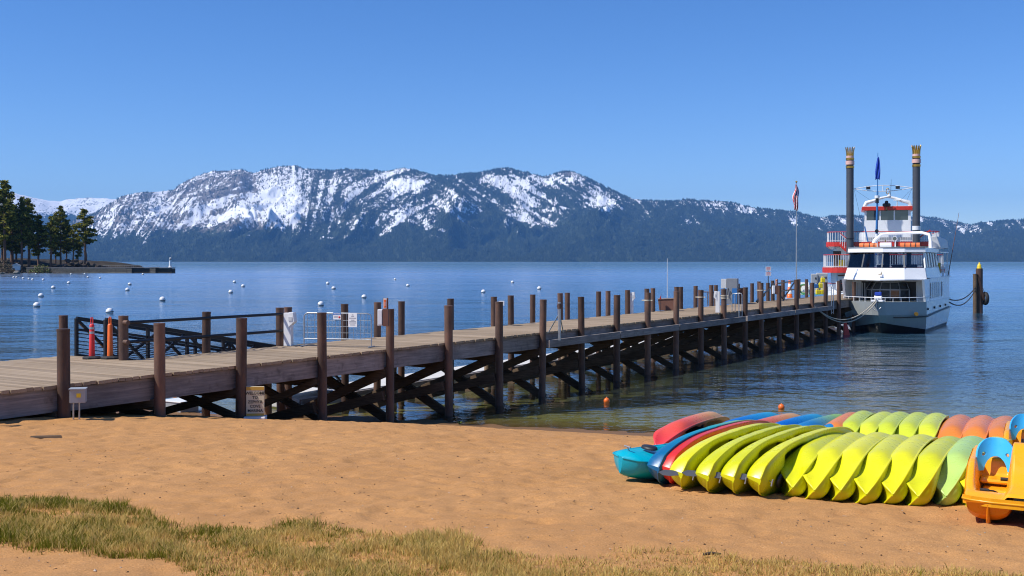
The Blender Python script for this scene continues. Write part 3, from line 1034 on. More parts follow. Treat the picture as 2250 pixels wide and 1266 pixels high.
# ---- cabinet and orange plate strapped to a near pile
def pile_cabinet(px, y0, y1, lab, plate=None):
    s, z1 = on_q(px, y0, -0.36); _, z0 = on_q(px, y1, -0.36)
    c_ = PP(s, -0.36, 0)
    t = thing('extinguisher_cabinet', (c_.x, c_.y, z0), 0, lab, 'cabinet')
    hh = z1 - z0
    MB().box((-0.16, 0, 0), (-0.02, 0.22, hh)).build('case', 'white_paint', t, bevel=0.01)
    MB().box((0.0, 0.0, -0.02), (0.17, 0.2, hh + 0.01)).build('bracket', 'brown_board', t, bevel=0.008)
    MB().box((-0.145, -0.012, 0.04), (-0.035, 0.0, hh - 0.04)).build('door', 'paper', t)
    if plate:
        _, za = on_q(px, plate, -0.36)
        MB().box((0.0, 0.06, hh), (0.16, 0.11, za - z0)).build('backing_board', 'brown_board', t)
        MB().box((0.015, 0.04, hh + 0.02), (0.115, 0.058, za - z0 - 0.01)).build('plate', 'paper', t)
        MB().box((0.03, 0.032, hh + 0.05), (0.10, 0.039, za - z0 - 0.05)).build('orange_panel', 'orange_plastic', t)
        MB().box((0.058, 0.026, hh + 0.10), (0.075, 0.031, za - z0 - 0.12)).build('print_line', 'paper', t)
    return t


pile_cabinet(841, 680, 716, 'white extinguisher cabinet with orange plate on a near pile by the barrier', 655)
pile_cabinet(1704, 628, 646, 'small white extinguisher cabinet with orange plate near the far end', 613)

# ---- grey electrical box at the landward pile
p = at(172, 915, 23.9)
p.z = ground(p.x, p.y)
t = thing('electrical_box', p, 0.25, 'grey electrical box on two legs with yellow sticker by the first pile', 'electrical box')
k_ = px_m(p)
zt, zb = (915 - 848) / k_, (915 - 877) / k_
MB().box((-0.16, -0.14, zb), (0.16, 0.14, zt)).build('case', 'grey_paint', t, bevel=0.008)
MB().box((-0.175, -0.17, zt), (0.175, 0.15, zt + 0.025)).build('lid', 'grey_paint', t)
MB().box((-0.02, -0.146, zb + 0.12), (0.07, -0.141, zb + 0.21)).build('sticker', 'yellow_paint', t)
for x in (-0.10, 0.02):
    MB().cyl((x, 0, -0.1), (x, 0, zb), 0.018, n=8).build('leg', 'galvanised', t)

# ---- welcome board under the pier
p = PP(s_of(561, -0.5), -0.5)
p.z = ground(p.x, p.y) - 0.02
t = thing('welcome_board', p, 0.1, 'cream welcome board with yellow bands standing on the sand under the pier', 'sign')
k_ = px_m(p)
hb = (912 - 836) / k_
ww = 0.235
MB().box((-0.28, -0.22, 0), (0.28, 0.22, 0.13)).build('base', 'white_paint', t, bevel=0.02)
simple('cream_board', (0.72, 0.62, 0.42), 0.6, 0, 0.06)
simple('ochre_band', (0.62, 0.36, 0.06), 0.6, 0, 0.1)
MB().box((-ww, -0.02, 0.13), (ww, 0.02, hb)).build('panel', 'cream_board', t, bevel=0.01)
MB().box((-ww + 0.005, -0.026, hb - 0.10), (ww - 0.005, -0.021, hb - 0.01)).build('band', 'ochre_band', t)
MB().box((-ww + 0.005, -0.026, 0.14), (ww - 0.005, -0.021, 0.20)).build('band', 'ochre_band', t)
for i, line in enumerate(('WELCOME', 'TO', 'ZEPHYR', 'COVE', 'MARINA')):
    print_on(t, line, 0.105, 'black_ink', 0, hb - 0.18 - i * 0.115, -0.026)

# ---- steel davit stand with struts on the near edge
p = dk(1229, 733)
t = thing('davit_stand', p, 0, 'grey steel davit post with two struts at the near deck edge', 'davit')
k_ = px_m(p)
hh = (733 - 664) / k_
MB().cyl((0, -0.1, -0.25), (0, -0.1, hh), 0.05, n=10).build('post', 'galvanised', t)
MB().cyl((0, -0.1, hh - 0.42), (-0.42, 0.25, 0), 0.022, n=8).build('strut', 'galvanised', t)
MB().cyl((0, -0.1, hh - 0.42), (0.18, 0.5, 0), 0.022, n=8).build('strut', 'galvanised', t)
MB().cyl((0, -0.1, hh - 0.25), (0, -0.1, hh - 0.05), 0.085, n=10).build('winch_drum', 'rust_steel', t)
MB().beam((-0.1, -0.1, hh - 0.15), (0.1, -0.1, hh - 0.15), 0.05, 0.05).build('crank', 'rust_steel', t)

# ---- brown wooden bin with whip aerial on the far edge
p = dk(1466, 682)
k_ = px_m(p)
t = thing('wooden_bin', p, RZ * 0.5, 'brown wooden bin standing at the far edge of the pier', 'bin')
q0 = [(-0.40, -0.3, 0), (0.42, -0.3, 0), (0.42, 0.3, 0), (-0.40, 0.3, 0)]
q1 = [(-0.48, -0.3, 0.62), (0.42, -0.3, 0.66), (0.42, 0.3, 0.66), (-0.48, 0.3, 0.62)]
MB().hull8(q0, q1).build('body', 'brown_board', t, bevel=0.01)
MB().hull8([(-0.52, -0.34, 0.62), (0.46, -0.34, 0.665), (0.46, 0.34, 0.665), (-0.52, 0.34, 0.62)], [(-0.52, -0.34, 0.66), (0.46, -0.34, 0.705), (0.46, 0.34, 0.705), (-0.52, 0.34, 0.66)]).build('lid', 'fascia_wood', t)
p2 = dk(1469, 680)
t = thing('whip_aerial', (p2.x, p2.y + 0.5, DZ), 0, 'thin white whip aerial rising beside the brown bin', 'aerial')
MB().cyl((0, 0, 0), (0, 0, 0.55), 0.03, n=8).build('mount', 'galvanised', t)
MB().cyl((0, 0, 0.5), (0.0, 0, 112 / px_m(p2)), 0.022, 0.012, n=6).build('rod', 'white_paint', t)
p3 = dk(1451, 684)
t = thing('small_pennant', p3, 0, 'small red pennant on a short staff left of the brown bin', 'flag')
MB().cyl((0, 0, 0), (0.04, 0, 0.95), 0.012, n=6).build('staff', 'black_steel', t)
MB().add([(0.035, 0, 0.9), (-0.05, 0.02, 0.68), (0.03, 0.01, 0.62), (0.035, 0.012, 0.9), (-0.05, 0.032, 0.68), (0.03, 0.022, 0.62)], [(0, 1, 2), (5, 4, 3), (0, 2, 5, 3), (1, 0, 3, 4), (2, 1, 4, 5)]).build('cloth', 'red_paint', t)

# ---- fuel dispenser
p = dk(1600, 668)
k_ = px_m(p)
t = thing('fuel_dispenser', p, RZ * 0.6, 'tall grey fuel dispenser cabinet with meter box on the pier', 'fuel pump')
hh = (668 - 612) / k_
simple('pump_grey', (0.20, 0.215, 0.24), 0.45, 0, 0.12, 4)
MB().box((-0.05, -0.35, 0), (0.62, 0.35, hh)).build('cabinet', 'pump_grey', t, bevel=0.015)
MB().box((0.30, -0.362, 0.05), (0.60, -0.351, hh * 0.62)).build('blue_panel', 'blue_paint', t)
MB().box((-0.42, -0.30, hh * 0.62), (-0.07, 0.20, hh * 0.98)).build('meter_box', 'light_grey_paint', t, bevel=0.012)
MB().box((-0.30, -0.10, 0), (-0.20, 0.02, hh * 0.62)).build('post', 'light_grey_paint', t)
MB().tube([(0.05, -0.37, hh * 0.62), (0.02, -0.45, hh * 0.4), (0.12, -0.46, hh * 0.2), (0.22, -0.42, hh * 0.42), (0.2, -0.37, hh * 0.5)], 0.022, 6).build('hose', 'rubber', t)
p = dk(1626, 667)
t = thing('waste_bin', p, RZ, 'dark squat waste bin beside the fuel dispenser', 'bin')
MB().box((-0.3, -0.3, 0), (0.3, 0.3, 0.95)).build('body', 'brown_board', t, bevel=0.02)
MB().box((-0.32, -0.32, 0.95), (0.32, 0.32, 1.02)).build('lid', 'black_steel', t, bevel=0.01)
# low rusty railing by the dispenser
p = dk(1562, 672)
t = thing('low_railing', p, RZ, 'low rusty railing with yellow end post at the far edge', 'railing')
for i, x in enumerate((-0.55, -0.2, 0.15, 0.5)):
    MB().cyl((x, 0, 0), (x, 0, 0.85), 0.035, n=8).build('post', 'yellow_paint' if i == 0 else 'rust_steel', t)
MB().cyl((-0.55, 0, 0.85), (0.5, 0, 0.85), 0.03, n=8).build('rail', 'rust_steel', t)

# ---- boarding ladders on the near side
for px, ytop, ybot, lab in ((1627, 645, 700, 'grey steel boarding ladder on the near side by the wale joint'), (1829, 629, 690, 'grey steel boarding ladder at the end of the pier by the white boat')):
    s, z1 = on_q(px, ytop, -0.28); _, z0 = on_q(px, ybot, -0.28)
    c_ = PP(s, -0.28, 0)
    t = thing('boarding_ladder', (c_.x, c_.y, z0), RZ, lab, 'ladder', 'boarding ladders')
    hh = z1 - z0
    for y in (-0.24, 0.24):
        MB().tube([(0, y, 0), (0, y, hh - 0.08), (-0.05, y, hh), (-0.35, y, hh), (-0.40, y, hh - 0.1), (-0.40, y, DZ - z0)], 0.026, 6).build('stile', 'galvanised', t)
    n = int((DZ - z0) / 0.3)
    for i in range(n):
        MB().cyl((0, -0.24, 0.1 + 0.3 * i), (0, 0.24, 0.1 + 0.3 * i), 0.02, n=6).build('rung', 'galvanised', t)

# ---- double sign on a post
p = dk(1688, 660)
k_ = px_m(p)
t = thing('pier_sign', p, 0, 'thin dark post carrying two small white signs with red print', 'sign')
hh = (660 - 586) / k_
MB().cyl((0, 0, 0), (0, 0, hh - 0.02), 0.03, n=8).build('post', 'black_steel', t)
for za, zb, txt in ((hh - 0.30, hh, 'NO PARKING'), (hh - 0.66, hh - 0.36, 'NO SWIMMING')):
    o = MB().box((-0.19, -0.05, za), (0.19, -0.035, zb)).build('panel', 'paper', t)
    for j in range(3):
        MB().box((-0.14, -0.055, za + 0.06 + j * 0.08), (0.14, -0.051, za + 0.09 + j * 0.08)).build('print_line', 'red_ink', o)

# ---- folded black truss ramp lying on the far side of the deck
pa2, pb2 = dk(1662, 666), dk(1748, 655)
dv2 = pb2 - pa2
t = thing('folded_gangway', pa2, math.atan2(dv2.y, dv2.x), 'black steel railing frames of a second gangway near the flagpole', 'gangway')
wl = dv2.length
for (x0, z0, x1, z1) in ((0.35 * wl, 1.15, wl, 1.3), (0.0, 0.1, 0.42 * wl, 1.15), (0.35 * wl, 1.15, 0.66 * wl, 0.05), (0.66 * wl, 0.05, wl, 1.3), (0.02 * wl, 0.05, 0.2 * wl, 0.5), (0.4 * wl, 0.62, wl, 0.66), (0.99 * wl, 0.0, 0.99 * wl, 1.3), (0.42 * wl, 0.0, 0.42 * wl, 1.15)):
    MB().beam((x0, 0, z0), (x1, 0, z1), 0.07, 0.09).build('bar', 'black_steel', t)
p = dk(1735, 656)
t = thing('traffic_cone', p, 0, 'orange and white banded cone post between the black gangway bars', 'traffic cone')
MB().box((-0.3, -0.3, 0), (0.3, 0.3, 0.05)).build('base', 'white_paint', t)
pz = [0.05, 0.35, 0.6, 0.85, 1.1, 1.35]
for i in range(5):
    ra, rb = 0.22 - 0.028 * i, 0.22 - 0.028 * (i + 1)
    MB().lathe([(ra, pz[i]), (rb, pz[i + 1]), (0, pz[i + 1])], n=12).build('band', 'orange_plastic' if i % 2 == 0 else 'white_paint', t)

# ---- flagpole and flag
p = dk(1750, 658)
k_ = px_m(p)
t = thing('flagpole', p, 0, 'tall slim grey flagpole standing on the pier near the boats', 'flagpole')
hh = (658 - 402) / k_
MB().cyl((0, 0, 0), (0, 0, hh), 0.055, 0.03, n=10).build('pole', 'galvanised', t)
MB().lathe([(0.0, 0.0), (0.06, 0.03), (0.08, 0.08), (0.06, 0.13), (0.0, 0.16)], (0, 0, hh), 10).build('finial', 'gold_paint', t)
b = NB('flag_stripes')
uv = b.n('ShaderNodeVertexColor'); uv.layer_name = 'flagcol'
b.bsdf(uv.outputs['Color'], 0.8, 0, None, 0.2)
M['flag_stripes'] = b.m
fh = (460 - 405) / k_
nu, nv = 26, 40
V = []; C_ = []
for j in range(nv):
    v_ = j / (nv - 1)
    for i in range(nu):
        u = i / (nu - 1)
        wv_ = 0.12 + 0.30 * math.sin(min(1, v_ * 1.25) * math.pi * 0.8)
        x = -0.06 - 0.10 * v_ + (u - 0.35) * wv_ + 0.05 * math.sin(v_ * 9)
        y = 0.07 * math.sin(u * 13 + v_ * 4) * (0.4 + v_)
        V.append((x, y - 0.1, hh - 0.1 - v_ * fh - 0.12 * u))
        stripe = int((u * 0.8 + v_ * 0.25) * 11) % 2
        c_ = (0.55, 0.02, 0.03) if stripe == 0 else (0.8, 0.8, 0.8)
        if v_ < 0.42 and u > 0.35: c_ = (0.03, 0.045, 0.20) if (i * 7 + j * 3) % 9 else (0.75, 0.75, 0.78)
        C_.append(c_)
me = np_mesh('flag', V, grid_faces(nv, nu), M['flag_stripes'])
color_attr(me, 'flagcol', C_)
fl_o = thing('national_flag', p, 0, 'striped red white and blue flag hanging limp from the flagpole', 'flag')
o = link('cloth', me, fl_o)
o.modifiers.new('thick', 'SOLIDIFY').thickness = 0.008

# ---- hose cabinet, jugs, grey cabinets near the pier end
p = dk(1765, 648)
k_ = px_m(p)
t = thing('hose_cabinet', p, RZ * 0.5, 'white slanted cabinet behind the coiled hose', 'cabinet')
q0 = [(-0.42, -0.3, 0), (0.46, -0.3, 0), (0.46, 0.35, 0), (-0.42, 0.35, 0)]
q1 = [(-0.42, -0.1, 1.02), (0.46, -0.1, 1.02), (0.46, 0.35, 1.02), (-0.42, 0.35, 1.02)]
MB().hull8(q0, q1).build('body', 'white_paint', t, bevel=0.015)
MB().box((0.47, -0.25, 0.0), (0.80, 0.3, 0.80)).build('side_bin', 'light_grey_paint', t, bevel=0.02)
simple('hose_yellow', (0.62, 0.60, 0.06), 0.5, 0, 0.15)
simple('hose_green', (0.06, 0.36, 0.15), 0.5, 0, 0.15)
t = thing('garden_hose', (p.x, p.y - 0.25, DZ), RZ * 0.5, 'coil of yellow and green hose hung on the white cabinet', 'hose')
pts = []
for i in range(120):
    an = i / 120 * 2 * math.pi * 5
    rr = 0.27 + 0.07 * math.sin(i * 1.7) * 0.5 + 0.012 * (i // 24)
    pts.append((-0.02 + rr * math.cos(an), -0.16 - 0.05 * math.sin(i * 0.9) - 0.0022 * i * 0.2, 0.48 + rr * 1.25 * math.sin(an)))
MB().tube(pts[:60], 0.025, 5).build('yellow_coil', 'hose_yellow', t)
MB().tube([(x * 1.06, y - 0.06, z * 1.0 + 0.01) for x, y, z in pts[60:]], 0.025, 5).build('green_coil', 'hose_green', t)
MB().tube([(-0.3, -0.3, 0.03), (0.2, -0.42, 0.03), (0.8, -0.35, 0.03), (1.3, -0.45, 0.03)], 0.025, 5).build('green_tail', 'hose_green', t)


def jug(px, base, hh, mat, lab, zoff=0.0):
    p = dk(px, base)
    t = thing('jug', (p.x, p.y, DZ + zoff), 0.1, lab, 'jug', 'fuel jugs by the pier end')
    MB().box((-0.17, -0.12, 0), (0.17, 0.12, hh * 0.75)).build('body', mat, t, bevel=0.04)
    MB().tube([(-0.1, 0, hh * 0.74), (-0.1, 0, hh * 0.95), (0.08, 0, hh * 0.95), (0.08, 0, hh * 0.74)], 0.025, 6).build('handle', mat, t)
    MB().cyl((0.12, 0, hh * 0.72), (0.13, 0, hh * 0.9), 0.035, n=8).build('cap', 'black_steel', t)


simple('jug_yellow', (0.85, 0.68, 0.02), 0.4, 0, 0.1)
jug(1797, 647, 0.5, 'jug_yellow', 'yellow jug at the left of the pile of jugs')
jug(1807, 647, 0.5, 'jug_yellow', 'yellow jug at the bottom right of the jugs')
jug(1803, 646, 0.52, 'jug_yellow', 'yellow jug stacked in the middle of the jugs', 0.50)
jug(1808, 646, 0.5, 'jug_yellow', 'topmost yellow jug of the stack', 0.98)
jug(1793, 646, 0.45, 'blue_paint', 'blue jug behind the yellow jugs', 0.5)
for px, y1, y0, ww, lab in ((1789, 602, 645, 0.55, 'smaller light grey electrical cabinet at the pier end'), (1806, 600, 645, 0.95, 'wider light grey electrical cabinet next to the paddle steamer')):
    p = dk(px, y0)
    t = thing('electrical_cabinet', p, RZ * 0.5, lab, 'electrical cabinet', 'cabinets at the pier end')
    hh = (y0 - y1) / px_m(p)
    MB().box((-ww / 2, 0.2, 0), (ww / 2, 0.7, hh)).build('case', 'light_grey_paint', t, bevel=0.02)
    MB().box((-ww / 2 + 0.06, 0.18, hh * 0.55), (ww / 2 - 0.06, 0.198, hh - 0.06)).build('door', 'grey_paint', t)
    MB().box((ww / 2 - 0.2, 0.15, hh * 0.72), (ww / 2 - 0.1, 0.178, hh * 0.82)).build('handle', 'black_steel', t)

# ---- mooring lines from the pier to the bow
def rope(name, a, b_, sag, r, mat, lab, n=24):
    a = Vector(a); b_ = Vector(b_)
    pts = []
    for i in range(n + 1):
        t_ = i / n
        p = a.lerp(b_, t_)
        p.z -= sag * 4 * t_ * (1 - t_)
        pts.append(p - a)
    t = thing(name, a, 0, lab, 'rope')
    MB().tube(pts, r, 6).build('line', mat, t)
    return t

# ================================================================== BOATS
b = NB('boat_glass')
b.bsdf((0.035, 0.045, 0.055), 0.06, 0.0, None, 0.9)
M['boat_glass'] = b.m
b = NB('clear_glass')
gl = b.n('ShaderNodeBsdfGlossy'); gl.inputs['Roughness'].default_value = 0.02
tp = b.n('ShaderNodeBsdfTransparent'); tp.inputs['Color'].default_value = (0.62, 0.68, 0.72, 1)
lw = b.n('ShaderNodeFresnel'); lw.inputs['IOR'].default_value = 1.6
mx = b.n('ShaderNodeMixShader'); b.link(lw.outputs[0], mx.inputs[0]); b.link(tp.outputs[0], mx.inputs[1]); b.link(gl.outputs[0], mx.inputs[2])
b.link(mx.outputs[0], b.out.inputs['Surface'])
M['clear_glass'] = b.m
simple('hull_grey', (0.46, 0.49, 0.48), 0.16, 0, 0.05, 0.7, dirt=(0.36, 0.39, 0.38), dirt_amt=0.4, coat=0.3)
simple('boot_black', (0.015, 0.016, 0.018), 0.4, 0, 0.2)
simple('cabin_shade', (0.30, 0.27, 0.24), 0.7, 0, 0.2)
simple('dark_interior', (0.02, 0.02, 0.022), 0.6, 0, 0.2)
simple('blue_cloth', (0.015, 0.06, 0.42), 0.8, 0, 0.15)
simple('raft_orange', (0.80, 0.19, 0.05), 0.6, 0, 0.2, 5)
simple('window_dark', (0.09, 0.095, 0.10), 0.4, 0.2, 0.1)
simple('frame_grey', (0.28, 0.29, 0.31), 0.4, 0.4, 0.1)

# ---------- the white two-deck excursion boat at the pier end
HB = R(29)
BT = Vector((26.1, 78.0, 0))
boat = thing('excursion_boat', BT, -HB, 'white two-deck excursion boat with pointed bow moored at the pier end', 'boat')
BW, CS, LB = 2.95, 2.47, 15.5


def plan(bw, cs, y0, tip_round=6):
    """half-pointed outline from the port side round the bow to the starboard side"""
    pts = []
    for i in range(-tip_round, tip_round + 1):
        f = i / tip_round
        x = f * bw
        y = y0 + cs * (abs(f) ** 1.45)
        pts.append((x, y))
    return pts


def shell(lo, hi, aft, mb=None, close=True):
    """skin between two bow outlines (list of (x, y, z)) carried aft to y = aft"""
    mb = mb or MB()
    a = [(lo[0][0], aft, lo[0][2])] + lo + [(lo[-1][0], aft, lo[-1][2])]
    b_ = [(hi[0][0], aft, hi[0][2])] + hi + [(hi[-1][0], aft, hi[-1][2])]
    n = len(a)
    fs = [(i, i + 1, n + i + 1, n + i) for i in range(n - 1)]
    if close:
        fs += [tuple(range(n))[::-1], tuple(range(n, 2 * n)), (n - 1, 0, n, 2 * n - 1)]
    mb.add(a + b_, fs)
    return mb


def ring3(pl, zf):
    return [(x, y, zf(x, y)) for x, y in pl]


up_pl = plan(BW, CS, 0.0)
mid_pl = plan(BW * 0.985, CS * 1.02, 0.35)
low_pl = plan(BW * 0.92, CS * 1.05, 1.1)
keel = lambda x, y: 0.62 * max(0.0, 1 - abs(x) / BW) ** 0.9 + 0.18
hull_o = shell(ring3(low_pl, keel), ring3(mid_pl, lambda x, y: 1.35), LB).build('hull', 'hull_grey', boat)
shell(ring3(mid_pl, lambda x, y: 1.352), ring3(up_pl, lambda x, y: 2.31), LB).build('topsides', 'hull_grey', boat)
shell(ring3(plan(BW * 0.80, CS, 1.9), lambda x, y: -0.9), ring3(plan(BW * 0.915, CS * 1.05, 1.13), lambda x, y: keel(x, y) - 0.004), LB - 0.1).build('underbody', 'boot_black', boat)
# rubbing strake on the starboard bow and hull fittings
MB().tube([(1.0, 0.62, 1.20), (1.8, 1.42, 1.20), (2.6, 2.35, 1.22), (2.98, 2.85, 1.24), (2.99, 6, 1.32), (2.99, 15, 1.5)], 0.05, 6).build('strake', 'boot_black', boat)
for y in (3.2, 6.5, 9.5, 12.5):
    MB().cyl((2.9, y, 1.75), (3.0, y, 1.75), 0.09, n=10).build('scupper', 'boot_black', boat)
MB().cyl((2.32, 1.75, 1.44), (2.40, 1.62, 1.44), 0.14, n=12).build('fairlead', 'gold_paint', boat)
# deck rail round the bow
rp = [(x * 0.985, y + 0.05, 2.62) for x, y in up_pl]
MB().tube([(-BW + 0.03, 4.6, 2.62)] + rp + [(BW - 0.03, 4.6, 2.62)], 0.03, 6).build('bow_rail', 'white_paint', boat)
for i in range(0, 13, 1):
    x, y, z = rp[i]
    MB().cyl((x, y, 2.3), (x, y, 2.62), 0.022, n=6).build('rail_post', 'white_paint', boat)
# anchor and windlass on the stem
MB().box((-0.42, -0.28, 2.32), (0.42, 0.5, 2.46)).build('anchor_platform', 'white_paint', boat, bevel=0.03)
MB().tube([(0, -0.35, 2.55), (0, -0.42, 2.0), (0.02, -0.32, 1.75)], 0.05, 6).build('anchor_shank', 'galvanised', boat)
MB().tube([(-0.3, -0.25, 1.95), (-0.1, -0.35, 1.72), (0.1, -0.35, 1.72), (0.3, -0.25, 1.95)], 0.05, 6).build('anchor_fluke', 'galvanised', boat)
MB().cyl((-0.25, 0.25, 2.62), (0.25, 0.25, 2.62), 0.16, n=12).build('windlass', 'white_paint', boat)
MB().box((-0.22, 0.1, 2.78), (0.22, 0.42, 3.02)).build('windlass_cover', 'blue_cloth', boat, bevel=0.03)
# main deck house, set back behind the foredeck
MB().box((-BW + 0.05, 4.3, 2.312), (BW - 0.05, LB - 0.4, 3.93)).build('main_cabin', 'boat_white', boat)
for sx_ in (-1, 1):
    q0 = [(sx_ * (BW - 0.06), 2.6, 2.312), (sx_ * (BW - 0.06), 4.35, 2.312), (sx_ * (BW - 0.22), 4.35, 2.312), (sx_ * (BW - 0.22), 2.6, 2.312)]
    q1 = [(x, y if i in (1, 2) else 1.75, 3.93) for i, (x, y, z) in enumerate(q0)]
    MB().hull8(q0, q1).build('wing_wall', 'boat_white', boat)
    d_ = MB().box((sx_ * 1.55 - 0.42, 4.26, 2.33), (sx_ * 1.55 + 0.42, 4.297, 3.72)).build('door', 'dark_interior', boat)
    for fx in (-0.46, 0.42):
        MB().box((sx_ * 1.55 + fx, 4.22, 2.33), (sx_ * 1.55 + fx + 0.05, 4.296, 3.76)).build('door_frame', 'boat_white', d_)
    MB().box((sx_ * 1.55 - 0.46, 4.22, 3.722), (sx_ * 1.55 + 0.47, 4.296, 3.78)).build('door_frame', 'boat_white', d_)
for k in range(4):
    MB().box((-2.25 + k * 0.17, 4.20, 2.35), (-2.19 + k * 0.17, 4.24, 3.6)).build('curtain_fold', 'light_grey_paint', boat)
# glazed bay of the main deck: five tilted panes over five uprights
arcs = [(-1.55, 3.9), (-1.0, 3.25), (-0.36, 2.95), (0.36, 2.95), (1.0, 3.25), (1.55, 3.9)]
bay = MB().prism([(x, y + 0.02) for x, y in arcs] + [(1.55, 4.29), (-1.55, 4.29)], 2.33, 3.12).build('bay_window', 'dark_interior', boat)
for i in range(5):
    (x0, y0), (x1, y1) = arcs[i], arcs[i + 1]
    MB().slab([(x0 * 0.97, y0 - 0.03, 2.5), (x1 * 0.97, y1 - 0.03, 2.5), (x1 * 0.97, y1 - 0.03, 3.1), (x0 * 0.97, y0 - 0.03, 3.1)], 0.02).build('pane', 'boat_glass', bay)
    MB().slab([(x0 * 0.98, y0 - 0.02, 3.14), (x1 * 0.98, y1 - 0.02, 3.14), (x1 * 0.8, y1 + 0.45, 3.66), (x0 * 0.8, y0 + 0.45, 3.66)], 0.02).build('pane', 'boat_glass', bay)
mb = MB()
for i, (x, y) in enumerate(arcs):
    mb.beam((x, y - 0.04, 2.35), (x, y - 0.04, 3.13), 0.06, 0.06, (1, 0, 0))
    mb.beam((x, y - 0.04, 3.13), (x * 0.8, y + 0.43, 3.68), 0.06, 0.06, (1, 0, 0))
for i in range(5):
    (x0, y0), (x1, y1) = arcs[i], arcs[i + 1]
    mb.beam((x0, y0 - 0.05, 3.12), (x1, y1 - 0.05, 3.12), 0.06, 0.07)
    mb.beam((x0 * 0.8, y0 + 0.42, 3.68), (x1 * 0.8, y1 + 0.42, 3.68), 0.06, 0.06)
mb.build('window_frame', 'frame_grey', bay)
# side windows of the main deck
for i in range(6):
    y0 = 4.75 + i * 1.05 + (0.55 if i == 5 else 0)
    wv_ = MB().box((BW - 0.052, y0, 2.50), (BW - 0.03, y0 + 0.92, 3.62)).build('window', 'boat_glass', boat)
    MB().box((BW - 0.03, y0 - 0.03, 2.46), (BW - 0.015, y0 + 0.03, 3.66)).build('frame', 'frame_grey', wv_)
MB().box((-BW - 0.04, 4.0, 3.932), (BW + 0.06, LB - 0.2, 4.02)).build('upper_deck', 'boat_white', boat)
# slanting white breast of the upper deck, one slab each side of the stem line
ly, hy = 0.95, 1.65
bl = [(-BW + 0.02, 2.75, 3.935), (-1.6, 1.5, 3.93), (0, ly, 3.90), (1.6, 1.5, 3.93), (BW - 0.02, 2.75, 3.935)]
bh = [(-BW + 0.2, 3.1, 4.74), (-1.5, 2.05, 4.74), (0, hy, 4.74), (1.5, 2.05, 4.74), (BW - 0.2, 3.1, 4.74)]
wt_ = [(-BW + 0.34, 3.45, 5.88), (-1.38, 2.5, 5.88), (0, 2.15, 5.88), (1.38, 2.5, 5.88), (BW - 0.34, 3.45, 5.88)]
for i in range(4):
    MB().slab([bl[i], bl[i + 1], bh[i + 1], bh[i]], 0.06).build('breast_panel', 'boat_white', boat)
MB().add([p for p in bl] + [(BW - 0.02, 4.4, 3.93), (-BW + 0.02, 4.4, 3.93)] + [(x, y, z - 0.07) for x, y, z in bl] + [(BW - 0.02, 4.4, 3.86), (-BW + 0.02, 4.4, 3.86)], [tuple(range(7)), tuple(range(13, 6, -1))] + [(i, (i + 1) % 7, 7 + (i + 1) % 7, 7 + i) for i in range(7)]).build('overhang', 'boat_white', boat)
# sail emblem on the breast
em = MB().add([(-0.16, 1.02, 4.22), (0.12, 1.04, 4.22), (0.10, 1.10, 4.28), (-0.12, 1.09, 4.28), (-0.16, 1.035, 4.22), (0.12, 1.055, 4.22), (0.10, 1.115, 4.28), (-0.12, 1.105, 4.28)], [(0, 1, 2, 3), (7, 6, 5, 4), (0, 3, 7, 4), (1, 0, 4, 5), (2, 1, 5, 6), (3, 2, 6, 7)]).add([(0.0, 1.11, 4.30), (0.10, 1.14, 4.30), (0.04, 1.32, 4.52), (0.0, 1.12, 4.30), (0.10, 1.15, 4.30), (0.04, 1.33, 4.52)], [(0, 1, 2), (5, 4, 3), (0, 2, 5, 3), (1, 0, 3, 4), (2, 1, 4, 5)])
em.v = [(x, y - 0.06, z) for x, y, z in em.v]
em.build('sail_emblem', 'gold_paint', boat)
# wheelhouse glazing: panes between slanted mullions
def lerp3(a, b_, t): return tuple(a[k] + (b_[k] - a[k]) * t for k in range(3))
for i in range(4):
    pn = MB().slab([lerp3(bh[i], bh[i + 1], 0.03), lerp3(bh[i], bh[i + 1], 0.97), lerp3(wt_[i], wt_[i + 1], 0.97), lerp3(wt_[i], wt_[i + 1], 0.03)], 0.015).build('windscreen_pane', 'clear_glass', boat)
    MB().beam(bh[i], wt_[i], 0.09, 0.06, (0, 1, 0)).build('mullion', 'window_dark', boat)
MB().beam(bh[4], wt_[4], 0.12, 0.08, (0, 1, 0)).build('mullion', 'boat_white', boat)
# inside the wheelhouse: back wall with openings, seats
for x0, x1 in ((-2.6, -1.9), (-1.2, -0.75), (0.55, 0.9), (1.75, 2.6)):
    MB().box((x0, 8.9, 4.03), (x1, 9.0, 5.9)).build('bulkhead', 'cabin_shade', boat)
for x in (-1.7, -0.5, 0.6, 1.6):
    MB().box((x - 0.35, 4.2, 4.03), (x + 0.35, 4.9, 4.98)).build('seat', 'brown_board', boat, bevel=0.08)
MB().box((-2.2, 3.2, 4.03), (2.2, 3.8, 4.72)).build('dashboard', 'dark_interior', boat, bevel=0.05)
